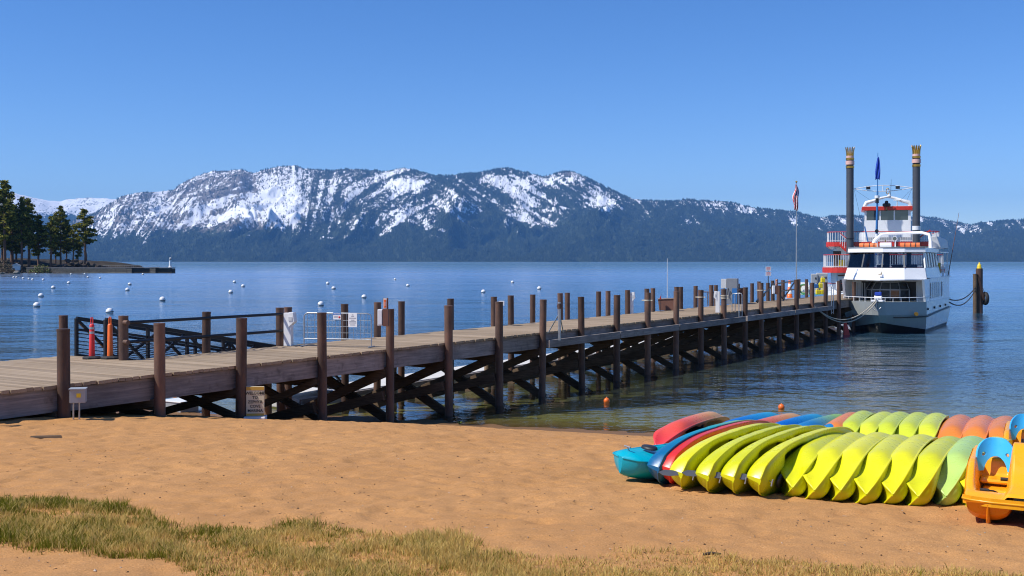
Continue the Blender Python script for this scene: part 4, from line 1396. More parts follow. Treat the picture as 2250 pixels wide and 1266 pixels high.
# upper side walls with windows
for sx_ in (-1, 1):
    MB().hull8([(sx_ * (BW - 0.02), 3.0, 4.022), (sx_ * (BW - 0.02), 10.0, 4.022), (sx_ * (BW - 0.12), 10.0, 4.022), (sx_ * (BW - 0.12), 3.0, 4.022)],
               [(sx_ * (BW - 0.18), 3.15, 4.76), (sx_ * (BW - 0.18), 10.0, 4.76), (sx_ * (BW - 0.28), 10.0, 4.76), (sx_ * (BW - 0.28), 3.15, 4.76)]).build('side_wall', 'boat_white', boat)
    for i in range(5):
        y0 = 3.75 + i * 1.25
        w2_ = MB().slab([(sx_ * (BW - 0.19), y0, 4.78), (sx_ * (BW - 0.19), y0 + 1.15, 4.78), (sx_ * (BW - 0.33), y0 + 1.15, 5.86), (sx_ * (BW - 0.33), y0, 5.86)], 0.02).build('window', 'boat_glass' if sx_ > 0 else 'clear_glass', boat)
        MB().beam((sx_ * (BW - 0.175), y0 - 0.05, 4.77), (sx_ * (BW - 0.315), y0 - 0.05, 5.87), 0.07, 0.07, (0, 1, 0)).build('frame', 'boat_white', w2_)
rf = [(x * 1.06, y - 0.18, 5.89) for x, y, z in wt_]
rt = [(x * 1.05, y - 0.10, 6.22) for x, y, z in wt_]
shell(rf, rt, 10.3).build('roof', 'boat_white', boat)
MB().tube([(x, y - 0.03, 6.235) for x, y, z in rt], 0.035, 6).build('roof_edge', 'frame_grey', boat)
# roof gear
for x0 in (-1.9, 1.0):
    rg = MB()
    rg.cyl((x0, 2.9 + abs(x0 + 0.5) * 0.3, 6.42), (x0 + 1.35, 2.9 + abs(x0 + 0.9) * 0.3, 6.42), 0.17, n=12)
    ra_ = rg.build('life_raft', 'raft_orange', boat)
    for f in (0.25, 0.55, 0.8):
        MB().cyl((x0 + 1.35 * f - 0.03, 2.9 + abs(x0 + 0.5 + 0.4 * f) * 0.3, 6.42), (x0 + 1.35 * f + 0.03, 2.9 + abs(x0 + 0.5 + 0.4 * f) * 0.3, 6.42), 0.182, n=12).build('strap', 'black_steel', ra_)
MB().cyl((-0.35, 2.9, 6.43), (0.45, 2.9, 6.43), 0.18, n=12).build('raft_canister', 'white_paint', boat)
for x in (-0.55, 0.75):
    MB().cyl((x, 2.85, 6.22), (x, 2.85, 6.75), 0.025, n=6).build('rail_post', 'white_paint', boat)
MB().tube([(-2.0, 8.2, 6.2), (-1.75, 8.4, 6.9), (-1.3, 8.6, 7.32), (-0.7, 8.7, 7.42), (1.7, 8.7, 7.46), (2.25, 8.6, 7.3), (2.38, 8.4, 6.8), (2.42, 8.2, 6.2)], [0.16, 0.15, 0.12, 0.11, 0.11, 0.12, 0.13, 0.15], 8).build('radar_arch', 'white_paint', boat)
MB().cyl((0.62, 3.4, 6.22), (0.62, 3.4, 6.72), 0.03, n=6).build('searchlight_post', 'white_paint', boat)
MB().cyl((0.62, 3.25, 6.9), (0.62, 3.55, 6.9), 0.17, n=12).build('searchlight', 'white_paint', boat)
MB().cyl((0.62, 3.235, 6.9), (0.62, 3.25, 6.9), 0.14, n=12).build('searchlight_lens', 'boat_glass', boat)
MB().cyl((0.0, 3.0, 6.6), (0.0, 3.0, 6.8), 0.06, 0.03, n=8).build('horn', 'gold_paint', boat)
# aft upper deck rails, tender, aerial
for z in (4.35, 4.65, 4.95):
    MB().tube([(BW - 0.05, 10.2, z), (BW - 0.05, LB - 0.3, z), (-BW + 0.05, LB - 0.3, z)], 0.025, 6).build('stern_rail', 'white_paint', boat)
for y in np.linspace(10.3, LB - 0.35, 7):
    MB().cyl((BW - 0.05, y, 4.02), (BW - 0.05, y, 4.97), 0.022, n=6).build('stern_rail_post', 'white_paint', boat)
MB().box((1.2, 11.5, 4.03), (2.4, 13.2, 4.75)).build('stowed_gear', 'dark_interior', boat, bevel=0.1)
MB().cyl((2.2, 14.0, 4.03), (2.2, 14.0, 5.1), 0.16, n=10).build('gas_bottle', 'yellow_paint', boat)
MB().cyl((BW + 0.05, 13.5, 4.0), (BW + 0.75, 14.6, 9.2), 0.035, 0.015, n=6).build('aerial', 'brown_board', boat)
MB().hull8([(2.2, 9.2, 6.25), (3.05, 9.2, 6.25), (3.05, 13.5, 6.25), (2.2, 13.5, 6.25)], [(2.3, 9.0, 7.15), (2.75, 9.0, 7.2), (2.95, 13.5, 6.95), (2.3, 13.5, 6.95)]).build('roof_locker', 'light_grey_paint', boat, bevel=0.05)
MB().box((-BW + 0.1, 10.0, 5.9), (BW - 0.1, LB - 0.5, 5.98)).build('aft_awning', 'boat_white', boat)
for y in (12.5, LB - 0.6):
    for sx_ in (-1, 1):
        MB().cyl((sx_ * (BW - 0.2), y, 4.02), (sx_ * (BW - 0.2), y, 5.9), 0.04, n=6).build('awning_post', 'white_paint', boat)

# fender and mooring lines
c_ = at(1862, 700, 77.3)
t = thing('fender', (c_.x, c_.y, 0), 0, 'red wedge fender hanging between pier end and white bow', 'fender')
MB().hull8([(-0.25, 0, -0.1), (0.22, 0, -0.1), (0.22, 0.3, -0.1), (-0.25, 0.3, -0.1)], [(-0.22, 0.05, 0.85), (-0.02, 0.05, 0.9), (-0.02, 0.25, 0.9), (-0.22, 0.25, 0.85)]).build('body', 'red_paint', t, bevel=0.04)
ra = PP(s_of(1779), -0.05, DZ + 0.03)
stem = BT + Vector((-0.2, -0.25, 2.45))
rope('mooring_line', ra, stem, 1.25, 0.035, 'rope', 'upper pale mooring line sagging from the pier to the white bow')
rope('mooring_line', ra + Vector((0.1, 0.15, 0)), stem + Vector((0.1, -0.02, -0.03)), 1.42, 0.035, 'rope', 'lower pale mooring line sagging from the pier to the white bow')

# ---------- the paddle steamer behind
SY = 120.0
PS = Vector((40.8, SY, 0))
ship = thing('paddle_steamer', PS, R(-17), 'white paddle steamer with red trim and twin tall black funnels', 'ship')


def zz(y): return H - (y - HZ) / 20.0


def dk_outline(hb, front, aft, r=2.2):
    pts = [(-hb, aft)]
    for k in range(7):
        an = math.pi + k / 6 * math.pi / 2
        pts.append((-hb + r + r * math.cos(an), front + r + r * math.sin(an)))
    for k in range(7):
        an = 1.5 * math.pi + k / 6 * math.pi / 2
        pts.append((hb - r + r * math.cos(an), front + r + r * math.sin(an)))
    pts.append((hb, aft))
    return pts


LSH = 38
MB().prism(dk_outline(6.2, 0.4, LSH, 3.0), -0.5, 1.7).build('hull', 'boat_white', ship)
MB().prism(dk_outline(5.6, 2.2, LSH - 2, 1.0), 1.7, zz(600)).build('main_house', 'boat_white', ship)
def deck_edge(outline, z0, z1, nm):
    MB().prism([(x * 0.985, y + 0.09) for x, y in outline], z0 + 0.02, z1 - 0.01).build(nm, 'light_grey_paint', ship)
    mb = MB()
    for (a, c_) in zip(outline[:-1], outline[1:]):
        mb.beam((*a, (z0 + z1) / 2), (*c_, (z0 + z1) / 2), 0.10, z1 - z0)
    mb.build('deck_fascia', 'red_paint', ship)


deck_edge(dk_outline(6.45, 0.0, LSH - 1), zz(600), zz(588), 'middle_deck')
MB().prism(dk_outline(5.3, 3.4, LSH - 3, 0.8), zz(588), zz(541)).build('middle_house', 'boat_white', ship)
deck_edge(dk_outline(6.05, 1.2, LSH - 2, 1.2), zz(541), zz(531), 'upper_deck')


def railing(outline, z0, z1, nm, step=0.24):
    mb = MB(); pts = []
    acc = 0
    for (a, c_) in zip(outline[:-1], outline[1:]):
        a = Vector((*a, 0)); c_ = Vector((*c_, 0))
        d = (c_ - a).length; n = max(1, int(d / step))
        for i in range(n):
            p = a.lerp(c_, i / n)
            if p.y > 14: continue
            mb.beam((p.x, p.y, z0), (p.x, p.y, z1), 0.06, 0.06, (1, 0, 0))
    mb.build(nm, 'white_paint', ship)
    q = [(x, min(y, 14), z1) for x, y in outline]
    MB().tube(q, 0.05, 6).build('top_rail', 'red_paint', ship)
    MB().tube([(x, y, z0 + 0.12) for x, y, z in q], 0.035, 6).build('foot_rail', 'white_paint', ship)


railing([(x * 0.985, y + 0.1) for x, y in dk_outline(6.45, 0.0, LSH - 1)], zz(588), zz(560), 'middle_railing')
railing([(x * 0.985, y + 0.1) for x, y in dk_outline(6.05, 1.2, LSH - 2, 1.2)], zz(531), zz(508.5), 'upper_railing')
railing([(x, y + 0.1) for x, y in dk_outline(6.1, 0.6, LSH, 3.0)], 1.7, 2.75, 'main_railing', 0.3)
# doors and windows
for x, y, z0, z1 in ((-4.9, 3.38, zz(588), zz(551)), (-4.2, 2.18, 1.75, zz(616)), (-1.5, 2.18, 1.75, zz(616)), (1.5, 2.18, 1.75, zz(616)), (-1.5, 3.38, zz(588), zz(551)), (1.2, 3.38, zz(588), zz(551))):
    d_ = MB().box((x - 0.42, y - 0.03, z0), (x + 0.42, y + 0.005, z1)).build('door', 'dark_interior', ship)
    for k in range(4):
        MB().box((x - 0.34 + 0.2 * k, y - 0.045, z0 + 0.1), (x - 0.28 + 0.2 * k, y - 0.031, z1 - 0.1)).build('louvre', 'brown_board', d_)
MB().box((-4.9, 2.1, zz(608)), (-3.5, 2.16, zz(605))).build('name_board', 'brown_board', ship)
for y in range(5, 30, 3):
    MB().box((-5.62, y, 2.3), (-5.598, y + 1.6, 3.4)).build('window', 'boat_glass', ship)
    MB().box((-5.32, y + 1, zz(578)), (-5.298, y + 2.6, zz(556))).build('window', 'boat_glass', ship)
MB().cyl((-4.9, 1.0, zz(605)), (-4.9, 1.0, zz(636)), 0.12, n=8).build('davit_post', 'white_paint', ship)
# stair between the decks on the port side
MB().beam((-4.55, 1.15, zz(536)), (-2.6, 1.15, zz(572)), 0.08, 0.45).build('stair_string', 'red_paint', ship)
mb = MB()
for k in range(9):
    f = k / 8
    x = -4.55 + 1.95 * f; z = zz(536) + (zz(572) - zz(536)) * f
    mb.beam((x, 1.12, z), (x, 1.12, z + 1.15), 0.06, 0.06, (1, 0, 0))
mb.beam((-4.55, 1.12, zz(536) + 1.15), (-2.6, 1.12, zz(572) + 1.15), 0.09, 0.09)
mb.build('stair_rail', 'white_paint', ship)
MB().beam((-4.55, 1.05, zz(536) + 1.25), (-2.9, 1.05, zz(566) + 1.25), 0.06, 0.08).build('stair_handrail', 'red_paint', ship)
MB().beam((3.3, 1.05, zz(531) + 0.1), (4.9, 1.05, zz(508) + 0.1), 0.08, 0.14).build('stair_handrail', 'red_paint', ship)
# life ring and yellow box on the middle deck
MB().box((-4.7, 3.0, zz(585)), (-4.1, 3.3, zz(571))).build('locker', 'yellow_paint', ship)
# texas deck and wheelhouse
MB().box((-2.4, 5.0, zz(531)), (3.2, 16, zz(508))).build('texas_house', 'boat_white', ship)
whx0, whx1 = -1.9, 3.05
MB().box((whx0, 4.2, zz(520)), (whx1, 8.6, zz(481))).build('wheelhouse', 'boat_white', ship)
for i in range(3):
    x0 = whx0 + 0.22 + i * 1.53
    wn = MB().box((x0, 4.23, zz(481)), (x0 + 1.38, 4.26, zz(459))).build('window', 'boat_glass', ship)
    MB().box((x0 + 0.02, 4.36, zz(480)), (x0 + 1.36, 4.40, zz(460))).build('blind', 'cabin_shade', wn)
for x0, x1 in ((whx0, whx0 + 0.215), (whx0 + 1.605, whx0 + 1.745), (whx0 + 3.135, whx0 + 3.275), (whx1 - 0.28, whx1)):
    MB().box((x0, 4.2, zz(481)), (x1, 4.4, zz(459))).build('window_post', 'boat_white', ship)
MB().box((whx0, 8.2, zz(481)), (whx1, 8.6, zz(459))).build('back_wall', 'boat_white', ship)
for x in (whx0, whx1 - 0.1):
    MB().box((x, 4.42, zz(481)), (x + 0.1, 8.19, zz(462))).build('side_glass', 'boat_glass', ship)
MB().box((whx0 - 0.28, 3.9, zz(458.5)), (whx1 + 0.3, 9.0, zz(450))).build('wheelhouse_roof', 'red_paint', ship)
MB().box((whx0 - 0.2, 4.0, zz(450)), (whx1 + 0.2, 8.9, zz(449))).build('roof_top', 'boat_white', ship)
for sx_, x0 in ((-1, whx0), (1, whx1)):
    xm = (whx0 + whx1) / 2
    MB().tube([(x0, 4.2, zz(450)), (x0 - sx_ * 0.2, 4.2, zz(441)), (xm + (x0 - xm) * 0.6, 4.2, zz(437)), (xm + (x0 - xm) * 0.3, 4.2, zz(431)), (xm, 4.2, zz(428))], [0.22, 0.24, 0.2, 0.15, 0.12], 8).build('scroll_bracket', 'white_paint', ship)
MB().lathe([(0.0, -0.2), (0.16, -0.14), (0.22, 0.0), (0.16, 0.14), (0.0, 0.2)], (0.75, 4.2, zz(426.5)), 10).build('boss', 'white_paint', ship)
MB().tube([(0.6 + 0.16 * math.cos(a), 4.2, zz(415.5) + 0.32 * math.sin(a)) for a in np.linspace(0, 2 * math.pi, 14)], 0.05, 6).build('brass_ring', 'gold_paint', ship)
MB().lathe([(0.0, -0.35), (0.18, -0.3), (0.26, -0.1), (0.2, 0.12), (0.0, 0.2)], (0.45, 3.7, zz(444.5)), 12).build('bell', 'black_steel', ship)
for x, z in ((0.2, zz(447)), (0.7, zz(447)), (0.45, zz(441))):
    MB().cyl((x, 3.55, z), (x, 3.9, z), 0.2, 0.12, n=10).build('horn', 'black_steel', ship)
MB().cyl((0.45, 3.5, zz(459)), (0.45, 3.5, zz(453)), 0.09, 0.05, n=8).build('brass_bell', 'gold_paint', ship)
MB().cyl((0.9, 4.3, zz(428)), (0.98, 4.3, zz(388)), 0.03, 0.015, n=5).build('aerial', 'black_steel', ship)
MB().cyl((1.6, 4.0, zz(449)), (1.6, 4.0, zz(437)), 0.05, n=6).build('radar_post', 'white_paint', ship)
MB().box((1.2, 3.9, zz(437)), (2.0, 4.1, zz(435.5))).build('radar', 'white_paint', ship)
# funnels with crowned tops
for fx, ybase in ((-3.5, 562), (3.45, 540)):
    fb = Vector((fx, 1.9, 0))
    fn = MB().cyl((fx, 0.8, zz(ybase) - (0.0)), (fx, 0.8, zz(366)), 0.40, n=20).build('funnel', 'funnel_grey', ship)
    for ya, yb, rr, mt in ((367, 362, 0.45, 'gold_paint'), (361, 359, 0.40, 'black_steel'), (359, 350.5, 0.47, 'pink_paint'), (350.5, 348.5, 0.40, 'black_steel'), (348.5, 344, 0.45, 'gold_paint'), (344, 339, 0.41, 'pink_paint')):
        MB().cyl((fx, 0.8, zz(ya)), (fx, 0.8, zz(yb)), rr, n=20).build('band', mt, fn)
    for k in range(12):
        an = 2 * math.pi * k / 12
        c0, s0 = math.cos(an), math.sin(an)
        tx_, ty_ = -s0, c0
        def pt(r, z, w2): return [(fx + c0 * r + tx_ * w2, 0.8 + s0 * r + ty_ * w2, z), (fx + c0 * r - tx_ * w2, 0.8 + s0 * r - ty_ * w2, z)]
        a = pt(0.40, zz(340), 0.11); bq = pt(0.43, zz(330), 0.08); cq = pt(0.50, zz(322.5), 0.07); tp_ = [(fx + c0 * 0.53, 0.8 + s0 * 0.53, zz(319.5))]
        vs_ = a + bq + cq + tp_
        off = [(x - c0 * 0.03, y - s0 * 0.03, z) for x, y, z in vs_]
        MB().add(vs_ + off, [(0, 1, 3, 2), (2, 3, 5, 4), (4, 5, 6), (8, 7, 9, 10), (10, 9, 11, 12), (12, 11, 13), (0, 2, 9, 7), (2, 4, 11, 9), (4, 6, 13, 11), (3, 1, 8, 10), (5, 3, 10, 12), (6, 5, 12, 13)]).build('crown_point', 'gold_paint', fn)
    if fx > 0:
        MB().cyl((fx, 0.8, zz(506)), (fx, 0.8, zz(497)), 0.44, n=20).build('collar', 'white_paint', fn)
    else:
        MB().cyl((fx, 0.8, zz(525)), (fx, 0.8, zz(523)), 0.43, n=20).build('collar', 'black_steel', fn)
# spreader between the funnels
up = [(-3.1 + 6.15 * f, 0.8, zz(413) + 0.33 * math.sin(math.pi * f)) for f in np.linspace(0, 1, 13)]
dn = [(-3.1 + 6.15 * f, 0.8, zz(413) - 0.33 * math.sin(math.pi * f)) for f in np.linspace(0, 1, 13)]
MB().tube(up, 0.045, 6).build('spreader_bar', 'white_paint', ship)
MB().tube(dn, 0.045, 6).build('spreader_bar', 'white_paint', ship)
MB().cyl(up[6], dn[6], 0.04, n=6).build('spreader_strut', 'white_paint', ship)
for f in (3, 9):
    MB().box((dn[f][0] - 0.22, 0.6, zz(413) - 0.1), (dn[f][0] + 0.22, 0.8, zz(413) + 0.22)).build('floodlight', 'black_steel', ship)
for x0, x1, y1 in ((-3.0, -1.0, 440), (-3.05, -2.2, 490), (3.0, 1.9, 438), (3.0, 2.6, 438)):
    MB().cyl((x0, 0.8, zz(415)), (x1, 3.5, zz(y1)), 0.012, n=4).build('stay', 'black_steel', ship)
# blue foremast and pennant
mst = MB().cyl((-0.75, -0.3, zz(560)), (-0.62, -0.3, zz(420)), 0.16, 0.10, n=10).cyl((-0.62, -0.3, zz(420)), (-0.58, -0.3, zz(336)), 0.06, 0.03, n=8).build('foremast', 'blue_paint', ship)
MB().cyl((-0.66, -0.3, zz(436)), (-0.66, -0.3, zz(430)), 0.27, n=12).build('crosstree', 'white_paint', mst)
MB().cyl((-0.66, -0.3, zz(446)), (-0.66, -0.3, zz(436)), 0.20, 0.16, n=10).build('collar', 'black_steel', mst)
MB().cyl((-0.7, -0.3, zz(522)), (-0.7, -0.3, zz(514)), 0.2, n=10).build('lamp', 'white_paint', mst)
MB().cyl((-0.7, -0.5, zz(508)), (-0.7, -0.3, zz(508)), 0.2, n=12).build('searchlight', 'black_steel', mst)
MB().beam((-1.95, 0.5, zz(497)), (-1.6, 0.5, zz(531)), 0.14, 0.14, (1, 0, 0)).build('staff', 'blue_paint', ship)
nu, nv = 10, 22
V = []
for j in range(nv):
    v_ = j / (nv - 1)
    for i in range(nu):
        u = i / (nu - 1)
        wd_ = 0.08 + 0.42 * math.sin(min(1, 0.15 + v_) * math.pi * 0.62)
        V.append((-0.55 + (u - 0.45) * wd_ - 0.1 * v_, -0.35 + 0.10 * math.sin(u * 9 + v_ * 5), zz(345) - v_ * 2.4 - 0.25 * abs(u - 0.5)))
me = np_mesh('pennant', V, grid_faces(nv, nu), M['blue_cloth'])
t = thing('blue_pennant', PS, R(-17), 'blue pennant hanging from the foremast of the paddle steamer', 'flag')
o = link('cloth', me, t); o.modifiers.new('thick', 'SOLIDIFY').thickness = 0.02

# ---------- mooring dolphin right of the boats
p = on_z(2145, 688, 0.0)
t = thing('mooring_dolphin', p, 0, 'two mooring piles with yellow light cap standing right of the boats', 'mooring piles')
def zq(y): return H - (y - HZ) / F * p.y
MB().cyl((-0.1, 0, -3), (-0.1, 0, zq(602)), 0.22, n=14).build('pile', 'brace_wood', t)
MB().cyl((0.42, 0.25, -3), (0.42, 0.25, zq(590)), 0.33, n=16).build('pile', 'rust_steel', t)
MB().cyl((0.42, 0.25, zq(590)), (0.42, 0.25, zq(586)), 0.25, 0.2, n=12).build('light_base', 'yellow_paint', t)
MB().lathe([(0.2, 0.0), (0.17, 0.2), (0.08, 0.26), (0.06, 0.42), (0.0, 0.44)], (0.42, 0.25, zq(586)), 12).build('light_cap', 'yellow_paint', t)
MB().beam((0.15, -0.1, zq(608)), (0.75, -0.1, zq(660)), 0.2, 0.2).build('strut', 'rust_steel', t)
ty = thing('tyre_fender', (p.x + 0.95, p.y + 0.1, zq(656)), 0, 'black tyre fender hanging on the mooring piles', 'tyre')
mb = MB()
rings = []
for k in range(20):
    a = 2 * math.pi * k / 20
    for j in range(8):
        bq = 2 * math.pi * j / 8
        rr = 0.52 + 0.17 * math.cos(bq)
        rings.append((0.2 * math.sin(bq), rr * math.cos(a), rr * math.sin(a)))
mb.add(rings, [(k * 8 + j, ((k + 1) % 20) * 8 + j, ((k + 1) % 20) * 8 + (j + 1) % 8, k * 8 + (j + 1) % 8) for k in range(20) for j in range(8)], True)
mb.build('tread', 'rubber', ty)
MB().cyl((-0.45, 0.05, 1.6), (0, 0, 0.5), 0.03, n=6).build('chain', 'galvanised', ty)
stern = BT + Matrix.Rotation(-HB, 3, 'Z') @ Vector((BW, LB - 0.5, 2.4))
for dz, sag, lab in ((0.0, 0.5, 'upper dark stern line from the white boat to the mooring piles'), (-0.25, 0.75, 'lower dark stern line from the white boat to the mooring piles')):
    rope('stern_line', stern + Vector((0, 0, dz - 0.3)), p + Vector((-0.1, 0, zq(632) + dz)), sag, 0.05, 'dark_rope', lab)
# ================================================================== KAYAKS ON THE SAND
def plastic(name, stops, rough=0.29):
    """moulded plastic, one colour or running from one to the next along the boat"""
    b = NB(name)
    tc = b.n('ShaderNodeTexCoord')
    sp_ = b.n('ShaderNodeSeparateXYZ'); b.link(tc.outputs['Object'], sp_.inputs[0])
    v = b.coord()
    if len(stops) == 1:
        c0 = stops[0]
        col = b.ramp(b.noise(1.3, 4, 0.6, v), [(0.3, tuple(x * 0.9 for x in c0)), (0.7, tuple(min(1, x * 1.08) for x in c0))])
    else:
        f = b.math('ADD', b.math('MULTIPLY', sp_.outputs['X'], 0.25), b.math('ADD', 0.5, b.math('MULTIPLY', b.math('SUBTRACT', b.noise(2.2, 3, 0.6, v), 0.5), 0.25)))
        col = b.ramp(f, [(i / (len(stops) - 1), c) for i, c in enumerate(stops)])
    scuff = b.ramp(b.noise(26, 4, 0.75, b.coord((0.25, 1, 1))), [(0.62, 0.0), (0.82, 0.18)])
    col = b.mix(scuff, col, tuple(min(1, 0.5 * x + 0.25) for x in stops[0]))
    col = b.mix(b.ramp(b.noise(5, 5, 0.7, v), [(0.58, 0.0), (0.85, 0.16)]), col, (0.42, 0.30, 0.16))
    oi = b.n('ShaderNodeObjectInfo')
    col = b.mix(1.0, col, b.ramp(oi.outputs['Random'], [(0.0, (0.80, 0.86, 0.9)), (1.0, (1.06, 1.03, 1.0))]), 'MULTIPLY')
    rr = b.ramp(b.noise(9, 3, 0.6, v), [(0.3, rough - 0.06), (0.7, rough + 0.14)])
    b.bsdf(col, rr, 0, b.bump(b.noise(3.0, 3, 0.5, v), 0.25, 0.012), 0.45)
    M[name] = b.m
    return name


YEL = (0.67, 0.65, 0.008)
plastic('kayak_lime', [YEL])
plastic('kayak_lime_worn', [(0.56, 0.62, 0.03)])
plastic('kayak_pale', [(0.50, 0.68, 0.16)])
plastic('kayak_cyan', [(0.0, 0.36, 0.48)])
plastic('kayak_ocean', [(0.45, 0.5, 0.05), (0.30, 0.45, 0.10), (0.02, 0.36, 0.36), (0.0, 0.24, 0.38), (0.012, 0.08, 0.26)])
plastic('kayak_red', [(0.72, 0.16, 0.06), (0.70, 0.05, 0.03), (0.72, 0.03, 0.03)])
plastic('kayak_sunset', [(0.62, 0.30, 0.10), (0.65, 0.32, 0.10), (0.70, 0.10, 0.05), (0.68, 0.03, 0.06)])
plastic('kayak_blue', [(0.1, 0.4, 0.3), (0.02, 0.28, 0.5), (0.0, 0.13, 0.5), (0.0, 0.12, 0.48)])
plastic('kayak_bluegreen', [(0.3, 0.5, 0.08), (0.28, 0.48, 0.06), (0.02, 0.2, 0.42), (0.0, 0.14, 0.5)])
plastic('kayak_orange', [(0.75, 0.22, 0.03)])
plastic('pedalo_orange', [(0.98, 0.40, 0.01)], 0.26)
plastic('pedalo_hull', [(0.95, 0.25, 0.004)], 0.26)
plastic('seat_blue', [(0.05, 0.45, 0.86)], 0.3)
simple('hatch_black', (0.02, 0.02, 0.022), 0.5)
simple('paddle_grey', (0.12, 0.13, 0.15), 0.4, 0, 0.15)
simple('toggle_grey', (0.26, 0.26, 0.29), 0.5)


def kayak_parts(Lk, B, blunt, nm):
    """meshes of one kayak: local x runs to the end that faces the camera, z out of the deck"""
    ts = np.linspace(-1, 1, 41); NU = 9
    hull_v = []; deck_v = []; rim_l = []; rim_r = []
    gd = 0.27
    for t in ts:
        a = abs(t)
        if blunt and t > 0:
            b_ = B * (1 - a ** 3.4 * 0.60) * (1.0 if a < 0.93 else math.sqrt(max(0.02, 1 - ((a - 0.93) / 0.07) ** 2 * 0.96)))
            k_ = 0.10 * a ** 3 + 0.05 * a ** 12
            g_ = gd + 0.07 * a ** 2
            vv = 0.25 * a
        else:
            b_ = B * max(0.0, 1 - a ** 4.6) ** 0.62 + 0.006
            g_ = gd + 0.11 * a ** 2.2
            k_ = 0.07 * a ** 2.0 + (g_ - 0.08) * a ** 12
            k_ = min(k_, g_ - 0.012)
            vv = float(sstep(0.45, 0.92, a))
        x = t * Lk / 2
        for i in range(-NU, NU + 1):
            u = abs(i) / NU; sg = 1 if i >= 0 else -1
            an = u * math.pi / 2
            yy = b_ * ((1 - vv) * math.sin(an) ** 0.85 + vv * u)
            z = k_ + (g_ - k_) * ((1 - vv) * (1 - math.cos(an)) ** 1.15 + vv * (u ** 1.1 if blunt and t > 0 else 1 - (1 - u) ** 3.0))
            if u < 0.12: z -= 0.012 * (1 - a)          # keel strip
            hull_v.append((x, sg * yy, z))
        for i in range(-NU, NU + 1):
            u = i / NU
            crown = (0.05 + (0.10 if blunt else 0.30) * a ** 3) * (1 - u * u) ** 0.8
            well = 0.17 * float(sstep(0.62, 0.40, a)) * float(sstep(0.82, 0.60, abs(u)))
            rise = 0.05 * math.exp(-((a - 0.08) / 0.06) ** 2) * (abs(u) < 0.8)
            deck_v.append((x, u * b_ * 0.995, g_ + crown * (b_ / B) - well + rise))
        rim_l.append((x, -b_ - 0.004, g_)); rim_r.append((x, b_ + 0.004, g_))
    nc = 2 * NU + 1
    gf = grid_faces(len(ts), nc)
    mats = {}
    hull = np_mesh('hull', hull_v, gf)
    deck = np_mesh('deck', deck_v, gf[:, ::-1])
    caps = []
    rim = MB().tube(rim_l, 0.013, 6).tube(rim_r, 0.013, 6)
    if blunt:      # close the broad end
        o = (len(ts) - 1) * nc
        cap = MB().add(hull_v[o:o + nc] + deck_v[o:o + nc][::-1], [tuple(range(2 * nc))])
        caps.append(cap)
    rim_m = rim.mesh('rim')
    tog = MB()
    xe = Lk / 2
    ge = gd + 0.07 if blunt else gd + 0.10
    tog.cyl((xe * 0.93, -0.045, ge + 0.115), (xe * 0.93, 0.045, ge + 0.115), 0.010, n=8)
    tog.tube([(xe * 0.90, 0, ge + 0.05), (xe * 0.93, 0, ge + 0.105)], 0.006, 5)
    tog_m = tog.mesh('toggle', 'toggle_grey')
    hat = MB().lathe([(0.0, 0.03), (0.09, 0.03), (0.10, 0.01), (0.10, 0.0)], (xe * 0.72, 0.05, gd + 0.14), 14).mesh('hatch', 'hatch_black')
    seat = MB().box((-0.25, -B * 0.55, gd - 0.15), (0.15, B * 0.55, gd - 0.10)).box((-0.30, -B * 0.5, gd - 0.12), (-0.25, B * 0.5, gd + 0.10)).mesh('seat', 'hatch_black')
    return dict(hull=hull, deck=deck, rim=rim_m, toggle=tog_m, hatch=hat, seat=seat, cap=caps[0].mesh('end_cap') if caps else None, L=Lk, low=np.array(hull_v + deck_v))


K_POINT = kayak_parts(3.35, 0.39, False, 'point')
K_BLUNT = kayak_parts(3.55, 0.37, True, 'blunt')
_cache = {}


def with_mat(me, mat):
    key = (me.name, mat)
    if key not in _cache:
        c_ = me.copy(); c_.materials.clear(); c_.materials.append(M[mat]); _cache[key] = c_
    return _cache[key]


def kayak(kd, tip_px, base_y, ax, psi, mat, lab, group, yaw_flip=False, extra=None, sink=0.02, dz=0.0):
    """lay a kayak on its edge: ax = heading of its length (deg right of straight away), psi = how far the hull faces up"""
    p = on_beach(tip_px, base_y)
    d = Vector((math.sin(R(ax)), math.cos(R(ax)), 0)); left = Vector((-d.y, d.x, 0))
    N = left * math.cos(R(psi)) + Vector((0, 0, 1)) * math.sin(R(psi))
    xl = -d; zl = -N; yl = zl.cross(xl)
    Mx = Matrix((xl, yl, zl)).transposed()
    tipl = Vector((kd['L'] / 2, 0, 0.34))
    pts = kd['low'] @ np.array(Mx).T
    low = pts[:, 2].min()
    tw = Mx @ tipl
    ctr = Vector((p.x - tw.x, p.y - tw.y, 0))
    ctr.z = float(beach_z(ctr.x, ctr.y)) - low - sink + dz
    t = bpy.data.objects.new('kayak', None); t.empty_display_size = 0.3
    COL.objects.link(t)
    t.matrix_world = Matrix.Translation(ctr) @ Mx.to_4x4()
    tag(t, lab, 'kayak', group)
    link('hull', with_mat(kd['hull'], mat), t)
    link('deck', with_mat(kd['deck'], mat), t)
    link('rim', with_mat(kd['rim'], mat), t)
    if kd['cap'] is not None: link('end_cap', with_mat(kd['cap'], mat), t)
    link('toggle', kd['toggle'], t)
    link('hatch', kd['hatch'], t)
    link('seat', kd['seat'], t)
    return t


